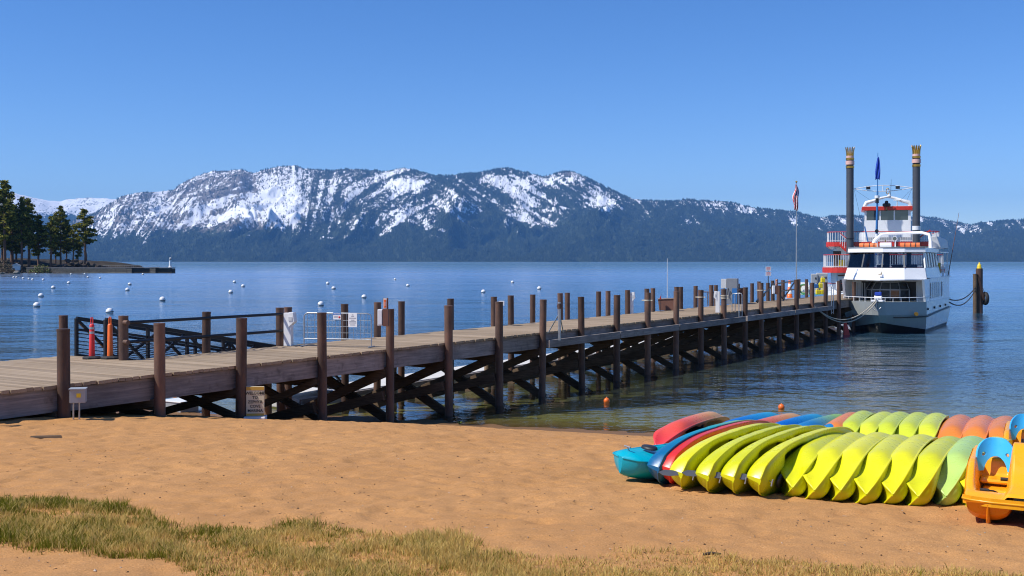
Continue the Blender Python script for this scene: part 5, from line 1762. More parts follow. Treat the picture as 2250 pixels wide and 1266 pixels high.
AX = 24
FRONT = 'kayaks leaning in the front row'
BACK = 'kayaks leaning in the back row'
kr = random.Random(3)
ordn = ['first', 'second', 'third', 'fourth', 'fifth', 'sixth', 'seventh', 'eighth']
for i, (px, by) in enumerate(((1736, 1092), (1784, 1098), (1841, 1102), (1898, 1107), (1956, 1110), (2012, 1114), (2073, 1113), (2138, 1119))):
    pale = i == 6
    lab = ('pale lime kayak second from the right end of the front row' if pale else
           'lime kayak at the right end of the front row beside the orange pedal boat' if i == 7 else
           ordn[i] + ' lime kayak with pointed bow counted from the left in the front row')
    kayak(K_POINT, px, by, AX + 5 + kr.uniform(-1.2, 1.2), 38 + kr.uniform(-2.5, 2.5), 'kayak_pale' if pale else 'kayak_lime', lab, FRONT)
for i, (px, by) in enumerate(((1498, 1079), (1556, 1086), (1612, 1090), (1670, 1094))):
    kayak(K_BLUNT, px, by, AX + 12 + kr.uniform(-1, 1), 13 + kr.uniform(-2, 2), 'kayak_lime', ordn[i] + ' lime kayak with broad dark-hatched end counted from the left in the front row', FRONT)
kayak(K_BLUNT, 1472, 1068, AX + 13, 13, 'kayak_red', 'red kayak squeezed between the teal and lime kayaks in the front row', FRONT)
kayak(K_BLUNT, 1447, 1066, AX + 13, 13, 'kayak_ocean', 'blue to teal to green kayak at the left of the front row', FRONT)
# the turquoise kayak lying hull-down at the far left
p = on_beach(1366, 1056)
t = bpy.data.objects.new('kayak', None); COL.objects.link(t)
axc = Vector((math.sin(R(52)), math.cos(R(52)), 0))
xl = -axc; zl = (Vector((0, 0, 1)) * 0.97 + Vector((-0.12, -0.2, 0))).normalized(); yl = zl.cross(xl).normalized(); zl = xl.cross(yl)
c_ = p + axc * 1.72
c_.z = float(beach_z(c_.x, c_.y)) + 0.03
t.matrix_world = Matrix.Translation(c_) @ Matrix((xl, yl, zl)).transposed().to_4x4() @ Matrix.Diagonal((1.0, 1.35, 1.2, 1.0))
tag(t, 'turquoise kayak lying flat on the sand at the left end of the rows', 'kayak')
for nm in ('hull', 'deck', 'rim', 'end_cap'):
    link(nm, with_mat(K_BLUNT['cap' if nm == 'end_cap' else nm], 'kayak_cyan'), t)
for nm in ('toggle', 'hatch'):
    link(nm, K_BLUNT[nm], t)
# back row
for i, (px, by, mat, lab, psi) in enumerate((
        (1440, 985, 'kayak_sunset', 'red to orange kayak at the left end of the back row', 46),
        (1545, 990, 'kayak_blue', 'blue kayak second in the back row', 46),
        (1600, 992, 'kayak_sunset', 'orange and red kayak third in the back row', 46),
        (1655, 995, 'kayak_blue', 'blue to teal kayak fourth in the back row', 46),
        (1715, 997, 'kayak_bluegreen', 'green and blue kayak fifth in the back row', 46),
        (1775, 1000, 'kayak_bluegreen', 'blue and olive kayak sixth in the back row', 46),
        (1806, 1001, 'kayak_orange', 'orange kayak left of the lime ones in the back row', 46),
        (1848, 1002, 'kayak_lime_worn', 'first lime kayak from the left in the back row', 40),
        (1884, 1004, 'kayak_lime_worn', 'second lime kayak from the left in the back row', 40),
        (1928, 1006, 'kayak_lime_worn', 'third lime kayak from the left in the back row', 40),
        (1975, 1007, 'kayak_lime_worn', 'fourth lime kayak from the left in the back row', 40),
        (2022, 1009, 'kayak_lime_worn', 'fifth lime kayak from the left in the back row', 40),
        (2075, 1013, 'kayak_orange', 'first of the three orange kayaks at the right of the back row', 42),
        (2128, 1017, 'kayak_orange', 'second of the three orange kayaks at the right of the back row', 42),
        (2180, 1019, 'kayak_orange', 'orange kayak at the right end of the back row behind the blue seats', 42))):
    kayak(K_POINT, px, by, AX + (9 if i == 0 else 15 if i < 6 else 3) + kr.uniform(-1.5, 1.5), psi + (10 if i == 0 else 0) + kr.uniform(-3, 3), mat, lab, BACK)
# paddle blades poking out of the broad-ended kayaks
for i, (px, py, Yo) in enumerate(((1463, 1038, 0), (1514, 1039, 0), (1570, 1043, 0), (1624, 1046, 0))):
    g = on_beach(px + 20, 1080 + 4 * i)
    c_ = at(px, py, g.y + 0.10)
    t = thing('paddle', c_, 0, ('leftmost' if i == 0 else ordn[i]) + (' grey paddle blade' if i == 0 else ' grey paddle blade from the left') + ' poking out between the broad-ended lime kayaks', 'paddle', 'paddle blades between the kayaks')
    wx = 0.17
    pl_ = [(-0.10, 0.0), (-0.02, 0.035), (0.10, 0.03), (wx, 0.012), (wx, -0.03), (0.06, -0.045), (-0.04, -0.04)]
    mb = MB().prism(pl_, -0.008, 0.008, Matrix.Rotation(R(72), 4, 'X') @ Matrix.Rotation(R(-3), 4, 'Z'))
    mb.build('blade', 'paddle_grey', t)
    MB().cyl((wx - 0.02, 0.0, 0.0), (wx + 0.32, 0.28, 0.02), 0.014, n=8).build('shaft', 'paddle_grey', t)

# ================================================================== PEDAL BOATS
def masked_panel(f, inside, nx, ny, mat, name, parent, th):
    """panel of thickness th: f(u, v) gives its points, inside(u, v) says where there is material"""
    idx = {}; vs_ = []; fs = []
    def vid(i, j):
        if (i, j) not in idx:
            idx[(i, j)] = len(vs_); vs_.append(f(i / nx, j / ny))
        return idx[(i, j)]
    for i in range(nx):
        for j in range(ny):
            if inside((i + 0.5) / nx, (j + 0.5) / ny):
                fs.append((vid(i, j), vid(i + 1, j), vid(i + 1, j + 1), vid(i, j + 1)))
    me = bpy.data.meshes.new(name); me.from_pydata(vs_, [], fs); me.update()
    me.polygons.foreach_set('use_smooth', [True] * len(fs)); me.materials.append(M[mat])
    o = link(name, me, parent)
    sm = o.modifiers.new('relax', 'SMOOTH'); sm.iterations = 10; sm.factor = 0.5
    sd = o.modifiers.new('thick', 'SOLIDIFY'); sd.thickness = th
    bv = o.modifiers.new('round', 'BEVEL'); bv.width = th * 0.35; bv.segments = 2; bv.angle_limit = R(60); bv.limit_method = 'ANGLE'
    return o


def pedal_boat(loc, rz, lab):
    t = thing('pedal_boat', loc, rz, lab, 'pedal boat')
    t.scale = (0.84, 0.84, 0.84)
    HWd, LP = 0.72, 2.45
    # deck with foot wells, side coamings and the moulded centre console, as one skin
    nx, ny = 96, 120
    X, Y = np.meshgrid(np.linspace(-HWd, HWd, nx), np.linspace(0, LP, ny))
    ax_ = np.abs(X)
    Z = 0.36 + 0.05 * sstep(0, 0.3, Y)
    coam = sstep(0.56, 0.62, ax_) * sstep(0.25, 1.25, Y) * 0.30
    cons = sstep(0.21, 0.10, ax_ - 0.05 * sstep(0.3, 0.0, Y)) * (0.10 + 0.50 * np.exp(-((Y - 1.0) / 0.5) ** 2) * sstep(0.1, 0.75, Y))
    well = sstep(0.57, 0.53, ax_) * sstep(0.15, 0.21, ax_) * sstep(0.36, 0.43, Y) * sstep(1.62, 1.50, Y)
    stepz = 0.15 * sstep(0.85, 0.92, Y) * sstep(1.62, 1.5, Y) * sstep(0.57, 0.5, ax_) * sstep(0.15, 0.2, ax_)
    Z = Z + coam + cons - well * 0.24 + stepz * 1.0 + 0.25 * sstep(1.62, 1.72, Y) * sstep(0.6, 0.5, ax_)
    edge = sstep(0, 0.05, Y) * sstep(HWd, HWd - 0.05, ax_)
    Z = Z * (0.92 + 0.08 * edge)
    Yb = Y + 0.16 * (ax_ / HWd) ** 3 * np.clip(1 - Y / 0.6, 0, 1)
    link('deck', np_mesh('deck', np.stack([X, Yb, Z], -1).reshape(-1, 3), grid_faces(ny, nx), M['pedalo_orange']), t)
    # flange round the edge
    out = [(-HWd, LP), (-HWd, 0.55), (-HWd, 0.16), (-HWd * 0.85, 0.07), (-HWd * 0.5, 0.0), (0, -0.02), (HWd * 0.5, 0.0), (HWd * 0.85, 0.07), (HWd, 0.16), (HWd, 0.55), (HWd, LP)]
    MB().tube([(x * 1.005, y, 0.335) for x, y in out], 0.014, 8).build('flange', 'pedalo_orange', t)
    sk = MB()
    for (a, c_) in zip(out[:-1], out[1:]):
        zt = lambda x, y: 0.335
        sk.add([(*a, 0.27), (*c_, 0.27), (*c_, 0.39), (*a, 0.39)], [(0, 1, 2, 3)])
        ca = 0.30 * float(sstep(0.25, 1.25, a[1])); cb = 0.30 * float(sstep(0.25, 1.25, c_[1]))
        if abs(a[0]) > 0.7 and abs(c_[0]) > 0.7:
            sg = 1 if a[0] > 0 else -1
            n_ = 12
            for k in range(n_):
                ya = a[1] + (c_[1] - a[1]) * k / n_; yb = a[1] + (c_[1] - a[1]) * (k + 1) / n_
                sk.add([(sg * 0.719, ya, 0.36), (sg * 0.719, yb, 0.36), (sg * 0.715, yb, 0.385 + 0.29 * float(sstep(0.25, 1.25, yb))), (sg * 0.715, ya, 0.385 + 0.29 * float(sstep(0.25, 1.25, ya)))], [(0, 1, 2, 3)])
    sk.build('side_wall', 'pedalo_orange', t)
    # two rounded floats, each with a keel fin
    for sg in (-1, 1):
        cx = sg * 0.40
        vs_ = []; ns, nr = 26, 17
        for i in range(ns):
            f = i / (ns - 1)
            y = 0.015 + f * (LP - 0.03)
            e = min(1.0, f / 0.22)
            dep = 0.30 * math.sqrt(max(0.0, 1 - (1 - e) ** 2.2)) * 0.42 + 0.30 * 0.58
            dep *= 1.0 if f < 0.85 else math.sqrt(max(0.05, 1 - ((f - 0.85) / 0.15) ** 2))
            wd = 0.31 * (0.86 + 0.14 * e)
            for k in range(nr):
                an = -math.pi / 2 + math.pi * k / (nr - 1)
                x = wd * math.sin(an) * (1.0 if abs(math.sin(an)) < 0.999 else 1)
                z = 0.315 - dep * max(0, math.cos(an)) ** 0.62
                y2 = y + 0.10 * (1 - e) * (max(0, math.cos(an)))
                vs_.append((cx + x, y2, z))
        link('float', np_mesh('float', vs_, grid_faces(ns, nr), M['pedalo_hull']), t)
        MB().add([vs_[k] for k in range(nr)] + [(cx + 0.31, 0.012, 0.335), (cx - 0.31, 0.012, 0.335)], [tuple(range(nr + 2))]).build('float_nose', 'pedalo_hull', t)
        MB().tube([(cx, 0.02, 0.30), (cx, 0.06, 0.14), (cx, 0.16, 0.03), (cx, 0.5, 0.0), (cx, 1.8, 0.0), (cx, 2.3, 0.05)], [0.014, 0.024, 0.03, 0.03, 0.03, 0.02], 8).build('keel_fin', 'pedalo_hull', t)
    # blue seats
    for sg in (-1, 1):
        cx = sg * 0.36

        def sf(u, v, cx=cx):
            x = (u - 0.5) * 0.52
            return (cx + x * (1 - 0.12 * v), 1.52 + 0.14 * v - 0.16 * (abs(u - 0.5) * 2) ** 2, 0.50 + 0.47 * v)

        def ins(u, v):
            x = (u - 0.5) * 0.52; z = 0.47 * v
            if v > 0.55 and ((abs(x) - 0.06) / 0.20) ** 2 + ((z - 0.26) / 0.21) ** 2 > 1 and abs(x) > 0.06: return False
            if (x / 0.15) ** 2 + (z / 0.20) ** 2 < 1: return False
            if (abs(x) - 0.165) ** 2 + (z - 0.235) ** 2 < 0.024 ** 2: return False
            return True
        masked_panel(sf, ins, 100, 90, 'seat_blue', 'seat_back', t, 0.03)
        for s2 in (-1, 1):
            MB().prism([(0.05 * math.cos(a) , 0.10 * math.sin(a)) for a in np.linspace(0, 2 * math.pi, 14)[:-1]], -0.02, 0.02, Matrix.Translation((cx + s2 * 0.265, 1.36, 0.585)) @ Matrix.Rotation(R(90), 4, 'Y') @ Matrix.Rotation(R(90), 4, 'Z')).build('seat_hinge', 'seat_blue', t, bevel=0.012)
        MB().box((cx - 0.2, 1.2, 0.36), (cx + 0.2, 1.55, 0.42)).build('seat_base', 'pedalo_orange', t, bevel=0.03)
        # pedal cranks
        MB().tube([(cx - 0.15, 0.70, 0.36), (cx + 0.0, 0.70, 0.36), (cx + 0.05, 0.72, 0.34), (cx + 0.06, 0.74, 0.25), (cx + 0.20, 0.74, 0.25)], 0.013, 6).build('crank', 'black_steel', t)
        MB().cyl((cx - 0.17, 0.70, 0.36), (cx - 0.05, 0.70, 0.36), 0.026, n=10).build('pedal', 'rubber', t)
        MB().cyl((cx + 0.08, 1.05, 0.47), (cx + 0.19, 1.05, 0.47), 0.026, n=10).build('pedal', 'rubber', t)
    MB().tube([(0.0, 1.25, 0.75), (0.0, 1.32, 0.95), (0.0, 1.30, 1.02)], 0.018, 6).build('tiller', 'black_steel', t)
    return t


p = on_beach(2172, 1156)
pedal_boat(p + Matrix.Rotation(R(-26), 3, 'Z') @ Vector((0.33, -0.03, -0.01)), R(-26), 'orange pedal boat with blue seats at the right edge beside the kayaks')
p2 = on_beach(2262, 1062)
pedal_boat(p2 + Vector((0.25, 0.0, 0.0)), R(-26), 'second orange pedal boat with blue seats half hidden behind the first')

# ================================================================== GRASS, DEBRIS, BUOYS
GT = [(-400, 1100), (0, 1106), (40, 1101), (120, 1100), (200, 1102), (270, 1110), (330, 1130), (350, 1150), (450, 1158), (560, 1156), (620, 1148), (665, 1147), (720, 1154), (800, 1162), (900, 1171), (1000, 1180), (1060, 1192), (1110, 1202), (1180, 1216), (1280, 1219), (1430, 1210), (1560, 1212), (1610, 1224), (1700, 1227), (1800, 1232), (1900, 1240), (2000, 1248), (2080, 1254), (2250, 1270), (2700, 1300)]
GBm = [(-400, 1195), (0, 1198), (80, 1206), (150, 1215), (250, 1226), (350, 1242), (430, 1275), (470, 1500), (2700, 1500)]
NB_ = 560000
gx = rng.uniform(-7.5, 8.5, NB_); gy = rng.uniform(7.4, 14.6, NB_)
gz_ = beach_z(gx, gy)
ppx = 1125 + gx / gy * F; ppy = HZ + (H - gz_) / gy * F
top = np.interp(ppx, [a for a, q in GT], [q for a, q in GT]); bot = np.interp(ppx, [a for a, q in GBm], [q for a, q in GBm])
nz = fbm(gx * 1.6, gy * 1.6, 4, 44); nz2 = fbm(gx * 5, gy * 5, 3, 45)
din = np.minimum(ppy - top + (nz - 0.5) * 26, bot - ppy + (nz - 0.5) * 40)
# the bare hollow behind the first crest, and the bare sand patch right of centre
hol = np.exp(-((ppx - 235) / 95) ** 2 - ((ppy - 1137) / 9.5) ** 2) + 0.9 * np.exp(-((ppx - 1480) / 110) ** 2 - ((ppy - 1221) / 8) ** 2)
dens = sstep(-2, 14, din) * (0.45 + 0.55 * sstep(0.30, 0.55, nz)) * (1 - 0.93 * np.clip(hol * 1.3, 0, 1)) * np.interp(ppx, [0, 1100, 1250, 2250], [1, 1, 0.62, 0.55])
dens *= sstep(0.18, 0.42, nz2) * 0.7 + 0.3
keep = rng.random(NB_) < dens * 0.95
gx, gy, ppx, ppy, top, bot, nz, nz2 = [q[keep] for q in (gx, gy, ppx, ppy, top, bot, nz, nz2)]
n = len(gx)
ii = np.clip(np.searchsorted(ys, gy), 1, len(ys) - 1); jj = np.clip(np.searchsorted(xs, gx), 1, len(xs) - 1)
gz_ = np.minimum.reduce([Zg[ii - 1, jj - 1], Zg[ii, jj], Zg[ii - 1, jj], Zg[ii, jj - 1]]) - 0.005
hg = (0.036 + 0.060 * rng.random(n)) * (0.75 + 0.6 * sstep(0.35, 0.65, nz)) * np.interp(ppx, [0, 1100, 1300, 2250], [1, 1, 0.72, 0.66])
an = rng.random(n) * 6.283
lean = (0.15 + 0.95 * rng.random(n) ** 1.5) * hg
la = rng.random(n) * 6.283
wd = 0.0026 + 0.0022 * rng.random(n)
V = np.zeros((n, 5, 3))
ex = np.cos(an) * wd; ey = np.sin(an) * wd
V[:, 0] = np.stack([gx - ex, gy - ey, gz_], -1); V[:, 1] = np.stack([gx + ex, gy + ey, gz_], -1)
mx_ = gx + np.cos(la) * lean * 0.35; my_ = gy + np.sin(la) * lean * 0.35
V[:, 2] = np.stack([mx_ + ex * 0.8, my_ + ey * 0.8, gz_ + hg * 0.6], -1); V[:, 3] = np.stack([mx_ - ex * 0.8, my_ - ey * 0.8, gz_ + hg * 0.6], -1)
V[:, 4] = np.stack([gx + np.cos(la) * lean, gy + np.sin(la) * lean, gz_ + hg], -1)
bi = np.arange(n)[:, None] * 5
Ft = np.concatenate([bi + np.array([[0, 1, 2]]), bi + np.array([[0, 2, 3]]), bi + np.array([[3, 2, 4]])])
b = NB('grass_blade')
vc = b.n('ShaderNodeVertexColor'); vc.layer_name = 'blade'
df_ = b.n('ShaderNodeBsdfDiffuse'); b.link(vc.outputs['Color'], df_.inputs[0])
tl_ = b.n('ShaderNodeBsdfTranslucent'); b.link(vc.outputs['Color'], tl_.inputs[0])
mx = b.n('ShaderNodeMixShader'); mx.inputs[0].default_value = 0.42
b.link(df_.outputs[0], mx.inputs[1]); b.link(tl_.outputs[0], mx.inputs[2]); b.link(mx.outputs[0], b.out.inputs['Surface'])
M['grass_blade'] = b.m
me = np_mesh('beach_grass', V.reshape(-1, 3), Ft, M['grass_blade'], smooth=False)
gr = np.clip(0.17 - (ppx - 500) / 2400 + (nz2 - 0.5) * 1.5 + 0.55 * sstep(26, 4, ppy - top) * (ppx < 800) + 0.35 * sstep(30, 0, bot - ppy), 0.06, 0.92)
isg = rng.random(n) < gr
c0 = np.where(isg[:, None], np.array([0.12, 0.13, 0.012]), np.array([0.52, 0.36, 0.10]))
c1 = np.where(isg[:, None], np.array([0.24, 0.23, 0.03]), np.array([0.76, 0.56, 0.20]))
cc = c0 + (c1 - c0) * rng.random(n)[:, None]
color_attr(me, 'blade', np.repeat(cc, 5, 0))
tag(link('beach_grass', me), 'dry straw and green grass growing along the foot of the beach', 'grass', kind='stuff')

# small stones, bark and twigs on the sand: too many to count
b = NB('debris')
ob = b.n('ShaderNodeNewGeometry')
b.bsdf(b.ramp(ob.outputs['Random Per Island'], [(0.0, (0.03, 0.02, 0.015)), (0.5, (0.12, 0.07, 0.04)), (0.8, (0.2, 0.15, 0.11)), (1.0, (0.55, 0.45, 0.36))]), 0.85, 0, None, 0.2)
M['debris'] = b.m
mb = MB()
dr = random.Random(21)
for k in range(1700):
    y = dr.uniform(9.2, 33) if k % 3 else dr.uniform(9.2, 18)
    x = dr.uniform(-0.5, 0.5) * y * 1.02
    zb_ = float(beach_z(x, y))
    if zb_ < 0.12: continue
    z = ground(x, y)
    if dr.random() < 0.55:
        r = dr.uniform(0.004, 0.011) * (1.7 if dr.random() < 0.06 else 1)
        a = dr.uniform(0, 3.14)
        ca, sa = math.cos(a), math.sin(a)
        pts_ = [(ca * r * 1.5, sa * r * 1.5, 0), (-sa * r, ca * r, 0), (-ca * r * 1.4, -sa * r * 1.4, 0), (sa * r, -ca * r, 0), (0, 0, r * 0.9), (0, 0, -r)]
        mb.add([(x + px_, y + py_, z + r * 0.25 + pz_) for px_, py_, pz_ in pts_], [(0, 1, 4), (1, 2, 4), (2, 3, 4), (3, 0, 4), (1, 0, 5), (2, 1, 5), (3, 2, 5), (0, 3, 5)])
    else:
        l_ = dr.uniform(0.015, 0.05); a = dr.uniform(0, 3.14)
        mb.beam((x, y, z + 0.004), (x + math.cos(a) * l_, y + math.sin(a) * l_, z + 0.008), 0.005, 0.004)
tag(mb.build('beach_debris', 'debris'), 'scattered bark bits, twigs and pebbles lying over the sand', 'debris', kind='stuff')
p = on_beach(1563, 1221)
t = thing('driftwood_stick', p, 0.15, 'short dark stick lying in the bare patch of the grass', 'stick')
MB().tube([(-0.08, 0, 0.015), (0, 0.01, 0.022), (0.09, -0.01, 0.016)], [0.012, 0.016, 0.009], 6).build('stem', 'brace_wood', t)
p = on_beach(102, 962)
t = thing('bark_slab', p, 0.05, 'thin dark slab of bark on the sand at the left below the pier', 'bark')
MB().hull8([(-0.30, -0.05, 0.0), (0.30, -0.04, 0.0), (0.26, 0.05, 0.0), (-0.24, 0.05, 0.0)], [(-0.27, -0.03, 0.035), (0.28, -0.03, 0.045), (0.24, 0.04, 0.04), (-0.22, 0.04, 0.035)]).build('slab', 'brace_wood', t)
for px, py, lab in ((172, 908, 'small green weed behind the grey electrical box under the pier'), (1010, 931, 'tiny green tuft on the wet sand near the pier')):
    p = on_beach(px, py)
    if px < 300: p = p + Vector((0, 1.2, 0.05))
    p.z = ground(p.x, p.y)
    t = thing('weed_tuft', p, 0, lab, 'weed')
    mb = MB()
    for k in range(40):
        a = dr.uniform(0, 6.28); l_ = dr.uniform(0.12, 0.3) * (0.4 if px > 300 else 1)
        x1, y1 = math.cos(a) * l_ * 0.7, math.sin(a) * l_ * 0.7
        mb.add([(0.02 * math.cos(a + 1.5), 0.02 * math.sin(a + 1.5), -0.01), (-0.02 * math.cos(a + 1.5), -0.02 * math.sin(a + 1.5), -0.01), (x1 * 0.6, y1 * 0.6, l_ * 0.8), (x1, y1, l_ * 0.7)], [(0, 1, 2), (1, 3, 2), (0, 2, 3)])
    simple('weed_green', (0.16, 0.22, 0.03), 0.7)
    mb.build('leaves', 'weed_green', t)

# ---- buoys
bm_ball = MB().lathe([(0.0, -0.30), (0.15, -0.27), (0.26, -0.17), (0.31, -0.02), (0.31, 0.03), (0.26, 0.18), (0.15, 0.28), (0.05, 0.315), (0.0, 0.32)], n=16).mesh('ball', 'white_paint')
bm_band = MB().lathe([(0.300, -0.06), (0.318, -0.05), (0.318, 0.0), (0.300, 0.01)], n=16).mesh('band', 'dark_rope')
BU = [(241, 685, 7.5, 'white mooring buoy appearing above the orange delineator post'), (80.6, 671.5, 6.8, 'white mooring buoy nearest to the beach at the far left'), (705, 669, 6.3, 'white mooring buoy seen just above the crowd barrier'), (357, 658.5, 6, 'white mooring buoy above the pipe rails left of centre'), (800, 653, 5.2, 'white mooring buoy just left of the orange plate'), (90, 650.5, 5.5, 'white mooring buoy right behind the nearest one at the far left'),
      (507, 642, 4.6, 'white mooring buoy in front of two smaller ones between the rails and barrier'), (1062, 641.5, 4.6, 'white mooring buoy left of the pile beyond the barrier'), (280, 637, 4.3, 'front one of two white buoys below the breakwater light'), (1185, 634, 4.3, 'rightmost white mooring buoy over the middle of the pier'), (733, 634, 4.2, 'front one of two white buoys above the barrier'), (117, 632.5, 4.2, 'white mooring buoy below the trees in line with the nearest ones'),
      (534, 629, 3.8, 'right one of two small white buoys over the pipe rails'), (896, 628, 3.6, 'white mooring buoy above the pile right of the barrier'), (285, 625, 3.6, 'rear one of two white buoys below the breakwater light'), (720, 623, 3.5, 'rear one of two white buoys above the barrier'), (151, 622, 3.4, 'white mooring buoy off the left part of the breakwater'), (1126, 620.5, 3.3, 'farthest white mooring buoy over the middle of the pier'), (515, 620, 3.3, 'left one of two small white buoys over the pipe rails'), (868, 614, 2.4, 'tiny white buoy farthest out right of the barrier'),
      (95, 615, 2.6, 'tiny white buoy at the right end of the row off the granite boulders'), (71.6, 614.6, 2.5, 'second tiny white buoy from the right in the row off the boulders'), (63.5, 613, 2.2, 'third tiny white buoy from the right in the row off the boulders'), (51, 612, 2.4, 'fourth tiny white buoy from the right in the row off the boulders'), (36, 610, 2.2, 'right one of the two tiny buoys nearest the rounded boulder'), (30, 610, 2.3, 'left one of the two tiny buoys nearest the rounded boulder'), (220, 611, 2.2, 'tiny white buoy right of another off the middle breakwater'), (193, 609.5, 2.2, 'tiny white buoy left of another off the middle breakwater'), (314, 603, 2.2, 'tiny white buoy close in front of the dark outer breakwater'), (156, 603, 1.9, 'tiny white buoy close under the pale breakwater below the middle pines'), (186, 602, 1.8, 'tiny white buoy close under the breakwater below the lone pine'), (79, 602, 1.8, 'tiny white buoy close under the landward end of the breakwater')]
for px, py, r, lab in BU:
    p = on_z(px, py + r * 0.62, 0.0)
    sc = r / px_m(p) / 0.315
    sc = min(max(sc * 1.12, 0.8), 1.5)
    t = thing('mooring_buoy', (p.x, p.y, 0.17 * sc), random.uniform(0, 6), lab or 'tiny white mooring buoy in the cluster off the breakwater', 'buoy', 'white mooring buoys')
    t.rotation_euler = (random.uniform(-0.15, 0.15), random.uniform(-0.15, 0.15), random.uniform(0, 6))
    t.scale = (sc, sc, sc)
    link('ball', bm_ball, t); link('band', bm_band, t)
ob_ball = MB().lathe([(0.0, -0.11), (0.06, -0.10), (0.10, -0.05), (0.115, 0.0), (0.10, 0.06), (0.06, 0.10), (0.025, 0.115), (0.02, 0.13), (0.0, 0.13)], n=16).mesh('ball', 'orange_plastic')
for px, py, lab in ((386, 867, 'small orange buoy seen under the left part of the pier'), (1333, 884, 'small orange buoy on the shallow water right of the pier piles'), (1717, 898, 'small orange buoy just behind the back row of kayaks')):
    p = on_z(px, py, 0.0)
    t = thing('orange_buoy', (p.x, p.y, 0.05), 0, lab, 'buoy', 'small orange buoys')
    link('ball', ob_ball, t)
    MB().tube([(0, 0, 0.12), (0.015, 0, 0.15), (0, 0, 0.165), (-0.015, 0, 0.15), (0, 0, 0.12)], 0.005, 5).build('eye', 'galvanised', t)
# ================================================================== THE WOODED POINT AND BREAKWATER
YH = 500.0
def hx(px, Y=YH): return (px - 1125) / F * Y


b = NB('headland_ground')
v = b.coord()
n1 = b.noise(0.12, 5, 0.7, v)
c = b.ramp(n1, [(0.35, (0.022, 0.018, 0.014)), (0.55, (0.06, 0.048, 0.034)), (0.75, (0.05, 0.055, 0.022))])
b.bsdf(c, 0.95, 0, b.bump(b.noise(0.5, 5, 0.7, v), 0.8, 0.5), 0.1)
M['headland_ground'] = b.m
b = NB('granite')
v = b.coord()
n1 = b.noise(0.5, 6, 0.7, v)
b.bsdf(b.ramp(n1, [(0.3, (0.10, 0.095, 0.09)), (0.6, (0.26, 0.24, 0.21)), (0.8, (0.38, 0.35, 0.31))]), 0.9, 0, b.bump(b.noise(1.6, 5, 0.7, v), 0.8, 0.3), 0.2)
M['granite'] = b.m
b = NB('dark_rock')
v = b.coord()
n1 = b.noise(0.7, 6, 0.7, v)
b.bsdf(b.ramp(n1, [(0.3, (0.03, 0.027, 0.025)), (0.6, (0.10, 0.08, 0.07)), (0.8, (0.2, 0.17, 0.15))]), 0.9, 0, b.bump(n1, 0.8, 0.3), 0.2)
M['dark_rock'] = b.m
simple('pine_bark', (0.16, 0.085, 0.055), 0.9, 0, 0.35, 0.8, bump=0.05, stretch=(1, 1, 0.2))
b = NB('pine_needles')
ob = b.n('ShaderNodeNewGeometry')
cc = b.ramp(ob.outputs['Random Per Island'], [(0.0, (0.055, 0.07, 0.016)), (0.6, (0.20, 0.20, 0.04)), (1.0, (0.38, 0.33, 0.07))])
df_ = b.n('ShaderNodeBsdfDiffuse'); b.link(cc, df_.inputs[0])
tl_ = b.n('ShaderNodeBsdfTranslucent'); b.link(cc, tl_.inputs[0])
mx = b.n('ShaderNodeMixShader'); mx.inputs[0].default_value = 0.3
b.link(df_.outputs[0], mx.inputs[1]); b.link(tl_.outputs[0], mx.inputs[2]); b.link(mx.outputs[0], b.out.inputs['Surface'])
M['pine_needles'] = b.m
simple('shrub_green', (0.13, 0.15, 0.035), 0.8, 0, 0.3, 1.0)
simple('shrub_brown', (0.12, 0.09, 0.05), 0.8, 0, 0.3, 1.0)

# ground of the point
X, Y = np.meshgrid(np.linspace(hx(-900, 560), hx(232, 520), 150), np.linspace(470, 800, 70))
PXg = 1125 + X / Y * F
front = np.interp(X, [hx(-900, 560), hx(-200), hx(0), hx(60), hx(150), hx(228)], [440, 468, 484, 502, 508, 522])
back = np.interp(X, [hx(-900, 560), hx(0), hx(150), hx(228)], [800, 700, 590, 534])
inl = np.minimum(np.minimum(Y - front, back - Y), (hx(231) - X) * 1.2)
Z = np.where(inl > 0, np.minimum(0.28 * inl, 2.4 + 0.03 * inl), np.maximum(0.25 * inl, -3.5))
Z = Z + (fbm(X / 6, Y / 6, 4, 61) - 0.5) * 1.6 * sstep(0, 6, inl) + sstep(hx(60), hx(-60), X) * 0.02 * np.clip(inl, 0, 60)
link_o = link('headland', np_mesh('headland', np.stack([X, Y, Z], -1).reshape(-1, 3), grid_faces(70, 150), M['headland_ground']))
tag(link_o, kind='structure')
hxs = X[0]; hys = Y[:, 0]; hZ = Z


def head_z(x, y):
    j = int(np.clip(np.searchsorted(hxs, x), 1, len(hxs) - 1)); i = int(np.clip(np.searchsorted(hys, y), 1, len(hys) - 1))
    return float(hZ[i - 1:i + 1, j - 1:j + 1].mean())


